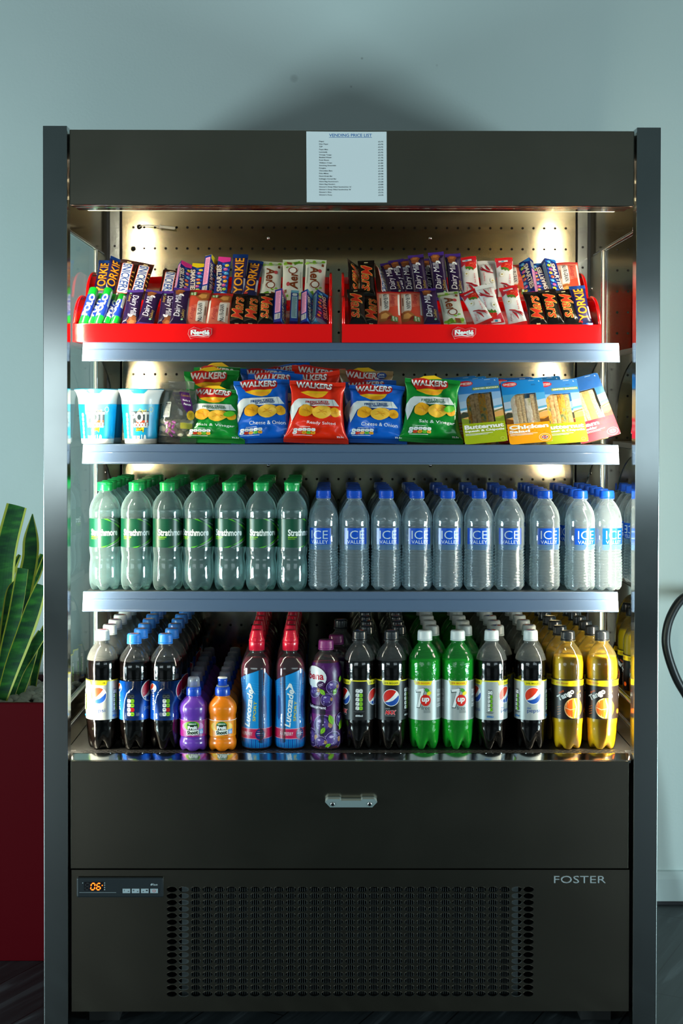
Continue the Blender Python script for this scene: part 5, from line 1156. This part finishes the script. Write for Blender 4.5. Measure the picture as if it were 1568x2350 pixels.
# ================================================================== bags of coated nuts
FILM = petmat('clear_film', (.93, .94, .92), bump=1.0, scale=26, extra=.10, milk=.09, milkcol=(.75, .8, .78), rough=.05, limb_light=.5)
def nutbag():
    root = E('nut_bag'); Wd, Hh, T, seal = 78, 128, 44, 16
    S_ = surf(Wd, Hh, T, seal, .02, 2.2, 9.3, 0, .3, .45)
    def F(u, v, side=1, h=0):   # narrows towards the top seal
        x, y, z = S_(u, v, side, h); t = max(0, (z - 70) / 58); return (x * (1 - .32 * min(1, t) ** 1.2), y, z)
    us = [Wd / 2 * math.sin(t) for t in lin_n(-PI / 2, PI / 2, 25)]; vs = lin_n(1, Hh - seal, 34); b = MB()
    b.grid(lambda u, v: F(u, v, 1), us, vs, FILM); b.grid(lambda u, v: F(u, v, -1), us, vs, FILM, flip=True)
    P = Print(); P.poly([(-2, 106), (22, 106), (29, 84), (31, 62), (22, 60), (12, 72), (6, 84)], ink('4a1f5e'))
    P.text('Essentials', 14, 99, 22, 5, ink('b8913c'), rot=-4, bold=.01); P.text('Yoghurt', 16, 88, 17, 5, WH, rot=-6, bold=.02); P.text('Peanuts', 19, 80.5, 15, 4.4, WH, rot=-6, bold=.02)
    P.ell(27, 58, 7.5, 10, ink('d8b01c'), rot=10); finelines(P, 22.5, 31, 53, 63, ink('8a6c14'), 2)
    P.rrect(-32, -16, 52, 84, 2, ink('98a4a0')); finelines(P, -30, -18, 56, 78, ink('3c4446'), 2.4); P.rect(-29, -18, 79, 81, INKD)
    for (x, y, r) in ((-22, 40, 30), (-15, 36, 80), (-6, 42, -20), (-7, 33, 60), (-20, 25, 60), (-7, 23, -30), (-13, 17, -50)):
        P.ell(x, y, 5.2, 2.6, ink('84257c'), rot=r); P.rect(x - 4, x + 3.5, y - .25, y + .25, ink('f0e8f0'), rot=r)
    P.rrect(8, 32, 30, 42, 2, mat('yellow_tint_panel', 'c8c030', .3, Alpha=.6))
    P.lay(b, lambda u, v, h: F(u, v, 1, h + .1), 4, 4, .08, .3); b.build('film_bag', root, .001)
    b = MB(); vv = lin_n(Hh - seal, Hh, 14); us2 = lin_n(-Wd / 2, Wd / 2, 16)
    for sd in (1, -1): b.grid(lambda u, v: (u * .68, 1.8 * math.sin(u * .06) - sd * (.25 + .2 * math.sin(v * 3)), v + 1.5 * math.sin(u * .07)), us2, vv, petmat('clear_film_seal', (.88, .89, .86), bump=.9, scale=60, extra=.1, milk=.22, milkcol=(.5, .5, .45)), flip=sd < 0)
    b.build('seal', root, .001)
    b = MB(); NM = mat('yoghurt_coating', 'fff4d0', .3, Coat_Weight=.3); R_ = random.Random(5); pts = []
    tries = 0
    while len(pts) < 44 and tries < 9000:
        tries += 1; v = R_.uniform(7, 46 if len(pts) < 34 else 54); u = R_.uniform(-.84, .84) * Wd / 2; yf = -F(u, v, 1)[1]; yb = F(u, v, -1)[1]; m_ = min(yf, yb) - 7.0
        if m_ < 0: continue
        y = R_.uniform(-m_, m_)
        if all((u - p[0]) ** 2 + (y - p[1]) ** 2 + (v - p[2]) ** 2 > 11.4 ** 2 for p in pts): pts.append((u, y, v))
    for (u, y, v) in pts:
        T_ = Matrix.Translation((u, y, v)) @ Matrix.Rotation(R_.uniform(0, 3), 4, 'X') @ Matrix.Rotation(R_.uniform(0, 3), 4, 'Y'); r = R_.uniform(5.8, 6.8)
        b.lathe([(max(.05, r * math.sin(t)), r * 1.25 * -math.cos(t)) for t in lin_n(0, PI, 9)], NM, 12, T=T_)
    o = b.build('coated_nuts', root, .001); o['kind'] = 'stuff'; return root
NB = nutbag(); o = NB; setrot(o, at(407, 950, .14).x, .136, ZS2 + .001, 3, 6, -6); tag(o, 'clear bag of cream coated nuts with purple label, in front', 'nut bag', 'clear bags of coated nuts')
o = clone(NB); setrot(o, at(401, 940, .22).x, .215, ZS2 + .001, -2, 5, 5); tag(o, 'clear bag of coated nuts standing behind the front nut bag', 'nut bag', 'clear bags of coated nuts')
# ================================================================== boxed sandwiches
def breadmat(name, c1, c2, scale):
    m = mat(name, c1, .85); b = m.node_tree.nodes['Principled BSDF']; n = noisetex(m, scale, (1, 1, 1), 5)
    r = ramp(m, n.outputs[0], [(.34, lin(c2)), (.52, lin(c1)), (.7, tuple(min(1, x * 1.2) for x in lin(c1)[:3]) + (1,))]); L(m, r.outputs[0], b.inputs['Base Color'])
    bp = N(m, 'ShaderNodeBump'); bp.inputs['Strength'].default_value = .5; bp.inputs['Distance'].default_value = .001; L(m, n.outputs[0], bp.inputs['Height']); L(m, bp.outputs[0], b.inputs['Normal']); return m
def fillmat(name, cols, scale):
    m = mat(name, cols[0], .45); b = m.node_tree.nodes['Principled BSDF']; n = noisetex(m, scale, (1, 1, .6), 3); k = len(cols)
    r = ramp(m, n.outputs[0], [(.30 + .42 * i / (k - 1), lin(c)) for i, c in enumerate(cols)]); r.color_ramp.interpolation = 'B_SPLINE'; L(m, r.outputs[0], b.inputs['Base Color'])
    bp = N(m, 'ShaderNodeBump'); bp.inputs['Strength'].default_value = 1; bp.inputs['Distance'].default_value = .004; L(m, n.outputs[0], bp.inputs['Height']); L(m, bp.outputs[0], b.inputs['Normal']); return m
BRN = breadmat('brown_bread', 'e8c088', 'd09c62', 200); BRW = breadmat('light_bread', 'f6dcb0', 'dcb884', 260)
FIL = {'squash': fillmat('squash_filling', ['5a7040', '9cb07c', 'f0a830', 'f8c038', 'e87028', '7a9c4c'], 130), 'chicken': fillmat('chicken_filling', ['c8c880', 'fbf4e4', 'fdf9ee', 'f2e8d0', 'e09878'], 75), 'ham': fillmat('ham_filling', ['c8906c', 'd8b070', 'e8d080', 'c89878'], 60)}
TRP = petmat('sandwich_tray', (.97, .98, .98), fres=1.12, bump=.1, milk=.0, extra=.02)
def sandwich(kind, base, band_, l1, l2, sky, ground, dark, edition=False):
    root = E('boxed_sandwich'); W2, H_ = 43.5, 150; hx0, hx1, hz0, hz1 = -29, 25, 47, 117
    P = Print(); r = 6
    corner = lambda cx, cy, a0: [(cx + r * math.cos(math.radians(a0 + 15 * k)), cy + r * math.sin(math.radians(a0 + 15 * k))) for k in range(7)]
    B = ink(base)
    P.poly(corner(-W2 + r, r, 180) + corner(W2 - r, r, 270) + [(W2, hz0), (-W2, hz0)], B)
    P.poly([(-W2, hz1), (W2, hz1)] + corner(W2 - r, H_ - r, 0) + corner(-W2 + r, H_ - r, 90), ink(sky[0]), same=True)
    def strip(a, c, tilt):
        zs = [hz0, hz0 + 10, hz0 + 22, hz0 + 27, hz0 + 31, hz0 + 36, hz0 + 52, hz1]
        cs = [ground, 'd8a45c', 'c9a890', 'dfe8ee', '4f9cc8', 'a8c4e0', sky[1]]
        for i in range(7): P.poly([(a, zs[i]), (c, zs[i] + (tilt if 0 < i else 0)), (c, zs[i + 1] + (tilt if i < 6 else 0)), (a, zs[i + 1])], ink(cs[i]), same=True)
    strip(-W2, hx0, 2); strip(hx1, W2, 3)
    # rounded inner corner of the window
    rr_ = 20; P.poly([(hx0, hz1), (hx0, hz1 - rr_)] + [(hx0 + rr_ - rr_ * math.cos(t), hz1 - rr_ + rr_ * math.sin(t)) for t in lin_n(0, PI / 2, 9)], ink(sky[1]), same=True)
    P.poly([(-W2, 70), (-38, 75), (-29, 73), (-29, 63), (-W2, 60)], ink('3c4030')); P.poly([(W2, 74), (36, 73), (25, 69), (25, 72), (W2, 78)], ink('70702c'), same=True)
    P.poly([(hx1, hz0), (W2, hz0), (W2, hz0 + 12), (34, hz0 + 7), (hx1, hz0 + 8)], ink(dark)); P.poly([(-W2, hz0), (hx0, hz0), (hx0, hz0 + 9), (-W2, hz0 + 14)], ink(dark), same=True)
    random.seed(len(kind))
    for k in range(26): x, z = random.uniform(-40, 40), random.uniform(16, 44); P.ell(x, z, random.uniform(1, 4), random.uniform(.4, 1), ink(band_), n=8, same=k > 0)
    P.poly(corner(-W2 + r, r, 180) + corner(W2 - r, r, 270) + [(W2, 14), (-W2, 14)], ink(base))
    P.ell(-26, 141, 15.5, 6.3, ink('e0141c')); P.text('GINSTERS', -26, 141.4, 26, 4.6, WH, bold=.03); P.rect(-31, -16, 137.6, 138.2, WH)
    if edition: P.rrect(-13, 42, 124, 130, 2, ink('8aa21c')); P.text('LIMITED EDITION', 15, 127, 50, 3.2, WH, bold=.06)
    P.text(l1, 0 if len(l1) > 5 else -14, 38.5, 80 if len(l1) > 5 else 44, 10, WH, bold=.045); 
    P.text(l2, 0 if len(l2) > 9 else -20, 28.5, 80 if len(l2) > 9 else 42, 6.4, WH, bold=.04)
    P.rect(-40, 16, 22, 23, WH); P.rect(-40, 6, 19.6, 20.4, WH, same=True)
    P.rect(14, 26, 146, 146.8, WH); P.poly([(34, 143), (37, 142), (35, 146)], WH); P.rect(18, 26, 137, 137.8, ink('24508c')); P.rect(18, 27, 135, 135.8, ink('24508c'), same=True)
    if kind == 'squash': P.ell(34, 7, 4.6, 3.6, ink('d8e090')); P.ell(34, 7, 4.0, 3.0, B)
    else:
        P.ell(29, 11, 12, 8.6, ink('e8e4dc')); P.ell(29, 11, 11.2, 7.8, B); P.ell(29, 11, 7, 4.6, ink('e8e4dc')); P.ell(29, 11, 6.6, 4.2, ink('2a4a8c')); P.band([(23.5, 8), (34.5, 14)], 1, ink('e8e4dc')); P.band([(23.5, 14), (34.5, 8)], 1, ink('e8e4dc')); P.rect(22.6, 35.4, 10.3, 11.7, ink('d8302c')); P.rect(28.3, 29.7, 7, 15, ink('d8302c'))
    b = MB(); P.lay(b, lambda u, v, h: (u, -h, v), None, None, .05, 0)
    # card back sheet (same outline, window left open)
    for q in ((-W2 + .4, W2 - .4, 1.2, hz0), (-W2 + .4, W2 - .4, hz1, H_ - 1.2), (-W2 + .3, hx0, hz0, hz1), (hx1, W2 - .3, hz0, hz1)): b.box(q[0], q[1], .05, .5, q[2], q[3], mat('card_back', 'd8d8d0', .7))
    b.build('card_front', root, .001)
    b = MB(); tri = [(-W2 + 3, .6), (W2 - 3, .6), (W2 - 5, 8), (6, 58), (-6, 58), (-W2 + 5, 8)]
    vs = [(x, y, 4) for x, y in tri] + [(x, y, H_ - 10) for x, y in tri]; n = 6
    b.add(vs, [(i, (i + 1) % n, n + (i + 1) % n, n + i) for i in range(n)] + [tuple(range(n))[::-1], tuple(range(n, 2 * n))], TRP); b.box(-W2 + 1, W2 - 1, .55, 1.4, 1.5, 4, TRP); b.build('plastic_tray', root, .001)
    bread = BRN if kind == 'squash' else BRW; F_ = FIL[kind]
    lay_ = [(-36, -21, 1), (-21, -12, 0), (-12, -3, 0), (-3, 11, 1), (11, 21.5, 0)]
    if kind == 'chicken': lay_ = [(-36, -18, 1), (-18, -9, 0), (-9, 0, 0), (0, 13, 1), (13, 22.5, 0)]
    b1, b2 = MB(), MB(); sd = random.Random(2)
    for i, (x0, x1, t) in enumerate(lay_):
        m_ = b2 if t else b1; yy = 3.5 if not t else 2.6; nz = 22; nx = 5
        def sf(u, v, x0=x0, x1=x1, t=t, yy=yy):
            s = (u - x0) / (x1 - x0) * 2 - 1; wob = 1.6 * noise.noise(Vector((x0 * .3, v * .05, 0)))
            return (u + wob + (v - 70) * -.0, yy + .8 * s ** 4 + 1.1 * noise.noise(Vector((u * .25, v * .22, i))) * (1.6 if t else .5), v)
        us = lin_n(x0, x1, nx); vv = lin_n(8, 116 - (9 if t and kind == 'chicken' else 0) * (i == 3), nz); mm = F_ if t else bread
        m_.grid(sf, us, vv, mm); m_.grid(lambda u, v: (u, 24, v), us, [8, 116], mm, flip=True)
        for e, fl in ((x0, True), (x1, False)):
            vs = []; 
            for v in vv: vs += [sf(e, v), (e, 24, v)]
            fs = [(2 * j, 2 * j + 2, 2 * j + 3, 2 * j + 1) if fl else (2 * j, 2 * j + 1, 2 * j + 3, 2 * j + 2) for j in range(nz - 1)]; m_.add(vs, fs, mm)
        for v, fl in ((vv[-1], 0), (vv[0], 1)):
            vs = [sf(u, v) for u in us] + [(u, 24, v) for u in us]; m_.add(vs, [(j, j + 1, nx + j + 1, nx + j) if not fl else (j, nx + j, nx + j + 1, j + 1) for j in range(nx - 1)], mm)
    b1.build('bread', root, .001); b2.build('filling', root, .001); return root
SW = {'squash': sandwich('squash', '9cae14', '7f9a1c', 'Butternut', 'Squash & Chipotle', ('2f7cc8', '88b4e0'), '9aa82c', '7a8c28', True),
      'chicken': sandwich('chicken', 'f2a20c', 'c87c0c', 'Chicken', 'Salad', ('0f86d8', '4aa2dc'), 'd8902c', '6a4218'),
      'ham': sandwich('ham', 'c8143c', '7a1c14', 'Ham', '& Cheddar', ('0a5aa6', '2d78b4'), '9a6a3c', '8a3c1c')}
def psand(kind, pxt, pxb, Y, ptop, rz, label, lift=0):
    root = SW[kind]; o = root if root.name not in DONE else clone(root); DONE.add(root.name)
    zb = ZS2 + .001 + lift; lean = 8.; roll = math.degrees(math.atan((pxt - pxb) / 152.0))
    zb += abs(math.sin(math.radians(roll))) * .0405
    for _ in range(8):
        zt_ = at(pxt, ptop, Y + .15 * math.sin(math.radians(lean))).z; c = max(.8, min(.999, (zt_ - zb) / (.15 * math.cos(math.radians(roll))))); lean = math.degrees(math.acos(c))
    x = at(pxb, 1022, Y).x; setrot(o, x, Y, zb, roll, lean, rz); tag(o, label, 'sandwich', 'boxed sandwiches on the middle shelf')
psand('squash', 1103, 1117, .097, 870, 0, 'lime-green boxed butternut sandwich beside the lone green crisp packet')
psand('chicken', 1207, 1220, .097, 872, 0, 'orange-yellow boxed chicken sandwich with bright blue top')
psand('squash', 1291, 1303, .112, 872, 2, 'lime-green boxed sandwich half behind the orange chicken one')
psand('ham', 1341, 1380, .175, 866, 4, 'crimson boxed ham sandwich tilted beside the side glass')
psand('chicken', 1075, 1092, .170, 868, 0, 'boxed sandwich standing directly behind the lime-green one by the crisps')
psand('squash', 1052, 1066, .238, 866, 0, 'rearmost boxed sandwich behind the lone green crisp packet')
psand('ham', 1185, 1192, .168, 867, 0, 'crimson boxed sandwich mostly hidden behind the orange chicken one')
psand('chicken', 1248, 1262, .238, 866, 0, 'blue-topped boxed sandwich at the back behind the chicken one')
# ================================================================== planter, snake plant, pebbles, hose
MAR = mat('planter_gloss', '52020c', .4, Specular_IOR_Level=.12); MARI = mat('planter_inside', '3c1420', .4)
Y1, Y2 = .352, .70; zr = at(50, 1613, Y1).z; x1 = -.617; x0 = -1.06; t = .012
root = E('planter', 'tall glossy maroon planter box standing beside the chiller', 'planter')
b = MB(); b.box(x0, x1, Y1, Y1 + t, 0, zr, MAR); b.box(x0, x1, Y2 - t, Y2, 0, zr, MARI); b.box(x0, x0 + t, Y1 + t, Y2 - t, 0, zr, MARI); b.box(x1 - t, x1, Y1 + t, Y2 - t, 0, zr, MARI)
b.build('box', root, bevel=.003)
b = MB(); zs = zr - .030; sm = mat('potting_soil', (.02, .015, .012), .9); b.grid(lambda u, v: (u, v, zs + .006 * noise.noise(Vector((u * 20, v * 20, 0)))), lin_n(x0 + t, x1 - t, 20), lin_n(Y1 + t, Y2 - t, 20), sm); b.build('soil', root)
# pebbles
PB = []
pm = mat('pebble', (.42, .40, .37), .6); pn = pm.node_tree.nodes['Principled BSDF']; nn = noisetex(pm, 30, (1, 1, 1), 4); r_ = ramp(pm, nn.outputs[0], [(.3, (.27, .24, .19)), (.7, (.50, .45, .37))]); L(pm, r_.outputs[0], pn.inputs['Base Color'])
for k in range(4):
    b = MB(); R_ = random.Random(k); n1, n2 = 10, 14; vs = []
    def pf2(th, ph): 
        d = Vector((math.sin(th) * math.cos(ph), math.sin(th) * math.sin(ph), math.cos(th))); s = 1 + .22 * noise.noise(d * 1.3 + Vector((k * 3, 0, 0))); return (d.x * .024 * s, d.y * .018 * s, d.z * .013 * s)
    b.lathe([(max(.0001, .022 * math.sin(th)), -.0125 * math.cos(th)) for th in lin_n(0, PI, 11)], pm, 16, lambda r, z, a: (r * (1 + .18 * math.cos(a + k) + .08 * math.cos(2 * a + k * 2)), z * (1 + .1 * math.cos(a * 2 + k))))
    PB.append(b)
R_ = random.Random(12); spots = []; cnt = 0; base = [p.build('pebble') for p in PB]; tries = 0
while len(spots) < 84 and tries < 9000:
    tries += 1; x = R_.uniform(-.79, x1 - .035); y = R_.uniform(Y1 + .035, Y2 - .035)
    if all(math.hypot(x - a, y - c) > .0245 for a, c in spots): spots.append((x, y))
spots.sort(key=lambda s: (round(s[1] / .04), s[0]))
for i, (x, y) in enumerate(spots):
    o = base[i] if i < 4 else base[i % 4].copy()
    if i >= 4: C.objects.link(o)
    o.location = (x, y, zs + .010 + R_.uniform(0, .003)); o.rotation_euler = (R_.uniform(-.2, .2), R_.uniform(-.2, .2), R_.uniform(0, 6)); s = R_.uniform(.58, .86); o.scale = (s, s, s)
    tag(o, 'smooth pale grey pebble lying on the soil of the maroon planter', 'pebble', 'pebbles in the planter')
# leaves
def leafmat():
    m = mat('snake_leaf_green', (.02, .10, .02), .7, Specular_IOR_Level=.25); b = m.node_tree.nodes['Principled BSDF']; n = noisetex(m, 30, (.6, .6, 2.2), 5)
    r = ramp(m, n.outputs[0], [(.35, (.008, .045, .018)), (.52, (.014, .09, .018)), (.68, (.03, .17, .02))]); L(m, r.outputs[0], b.inputs['Base Color']); return m
LG = leafmat(); LY = mat('snake_leaf_yellow', (.42, .44, .03), .55); LD = mat('snake_leaf_dry', (.35, .28, .14), .7)
SP = E('snake_plant', 'tall snake plant with yellow-edged green leaves growing in the maroon planter', 'plant')
SP.location = (0, 0, 0)
def leaf(pts, ws, Y, tw=0.0, mg=.16, cut=False, ybase=None, mid=False, mgr=None):
    P_ = smoothprof([(p[0], p[1], w) for p, w in zip(pts, ws)], 6); n = len(P_)
    b = MB(); ml, mr_ = -1 + 2 * mg, 1 - 2 * (mgr if mgr is not None else mg); cs = [-1, ml] + [lerp(ml, mr_, q) for q in (.15, .3, .42, .58, .7, .85)] + [mr_, 1]; rows = []
    for i, (px, py, w) in enumerate(P_):
        t = i / (n - 1); y = lerp(ybase if ybase is not None else Y, Y, t); c = at(px, py, y)
        q0 = P_[max(0, i - 1)]; q1 = P_[min(n - 1, i + 1)]; dx, dy = q1[0] - q0[0], q1[1] - q0[1]; l = math.hypot(dx, dy) or 1
        nx, nz = -dy / l, dx / l   # perpendicular in picture plane
        hw = w * .5 * (y - CAM.y) / FPX; a = tw * math.sin(t * 3.0)
        rows.append([(c.x + nx * hw * s * math.cos(a), c.y + s * s * hw * -.28 + hw * .15 + hw * s * math.sin(a), c.z - nz * hw * s * math.cos(a)) for s in cs])
    T_ = .0016
    for side in (0, 1):
        o0 = [[(x, y + (T_ if side else 0), z) for x, y, z in r] for r in rows]; vs = [v for r in o0 for v in r]; k = len(cs)
        for j in range(k - 1):
            m = LY if j in (0, k - 2) else (LY if mid and j == 4 else LG)
            fs = [(i * k + j, i * k + j + 1, (i + 1) * k + j + 1, (i + 1) * k + j) for i in range(n - 1)]
            if side: fs = [f[::-1] for f in fs]
            b.add(vs, fs, m, True)
    if cut: vs = [v for v in rows[-1]] + [(x, y + T_, z) for x, y, z in rows[-1]]; k = len(cs); b.add(vs, [(j, j + 1, k + j + 1, k + j) for j in range(k - 1)], LD)
    b.build('leaf', SP)
Z_ = lambda x, y: (x / 4.195, 1140 + y / 4.195)
leaf([Z_(-40, 2000), Z_(-30, 1500), Z_(10, 900), Z_(60, 500), Z_(163, 85)], [60, 60, 58, 50, 47], .55, .1, .10, True, .52)
leaf([Z_(60, 1960), Z_(130, 1400), Z_(230, 900), Z_(290, 600), Z_(300, 400), Z_(313, 165)], [26, 38, 42, 38, 34, 2], .60, .45, .13, False, .57)
leaf([Z_(-20, 2000), Z_(60, 1500), Z_(140, 1150), Z_(185, 900), Z_(218, 690)], [26, 30, 31, 30, 27], .47, .1, .09, True, .46, mgr=.02)
leaf([Z_(40, 1700), Z_(45, 1400), Z_(70, 1100), Z_(100, 900), Z_(140, 815)], [20, 27, 24, 18, 4], .50, .6, .14, False, .49)
leaf([Z_(10, 1985), Z_(120, 1640), Z_(240, 1320), Z_(330, 1060), Z_(400, 850)], [24, 36, 40, 38, 24], .42, .1, .05, True, .44, mgr=.15)
leaf([Z_(90, 1985), Z_(180, 1700), Z_(290, 1500), Z_(410, 1310)], [15, 22, 26, 24], .50, .2, .08, True, .50)
leaf([Z_(165, 1950), Z_(240, 1750), Z_(320, 1500), Z_(350, 1420)], [20, 24, 20, 12], .53, .1, .10, False, .53)
leaf([Z_(110, 1960), Z_(160, 1700), Z_(250, 1000), Z_(340, 760), Z_(420, 560)], [14, 16, 20, 24, 18], .62, .3, .12, False, .60, mid=True)
leaf([Z_(300, 1950), Z_(350, 1600), Z_(400, 1380), Z_(480, 1200)], [14, 20, 24, 18], .60, .2, .12, False, .60)
leaf([Z_(-60, 1950), Z_(-30, 1500), Z_(0, 1250), Z_(20, 950), Z_(80, 780), Z_(190, 560)], [14, 20, 22, 24, 24, 8], .62, .8, .30, False, .58)
# black hose hanging by the wall
pts = [(1650, 1395), (1612, 1362), (1568, 1373), (1540, 1414), (1529, 1459), (1533, 1500), (1553, 1557), (1583, 1610), (1625, 1700), (1660, 1850), (1672, 1990), (1690, 2100)]
b = MB(); P3 = [tuple(at(x, y, .60)) for x, y in pts]; P3 = smoothprof(P3, 6)
P3 = [(x, y, max(z, .012)) for x, y, z in P3]
b.tube(P3, .0105, mat('black_rubber', (.008, .010, .013), .38), 16, up=(0, 1, 0)); hs = b.build('hose'); tag(hs, 'black rubber hose looping down the wall on the far side of the chiller', 'hose')
b = MB(); p = P3[0]; b.tube([(p[0], .60, p[2]), (p[0] + .02, .64, p[2] + .01), (p[0] + .02, YW - .001, p[2] + .01)], [.012, .014, .02], mat('black_rubber', (.008, .010, .013), .38), 14); b.build('wall_fitting', hs)
for o in list(bpy.data.objects):   # artwork prototypes that were never placed
    if o.type == 'EMPTY' and o.parent is None and 'category' not in o.keys():
        for ch in list(o.children): bpy.data.objects.remove(ch)
        bpy.data.objects.remove(o)
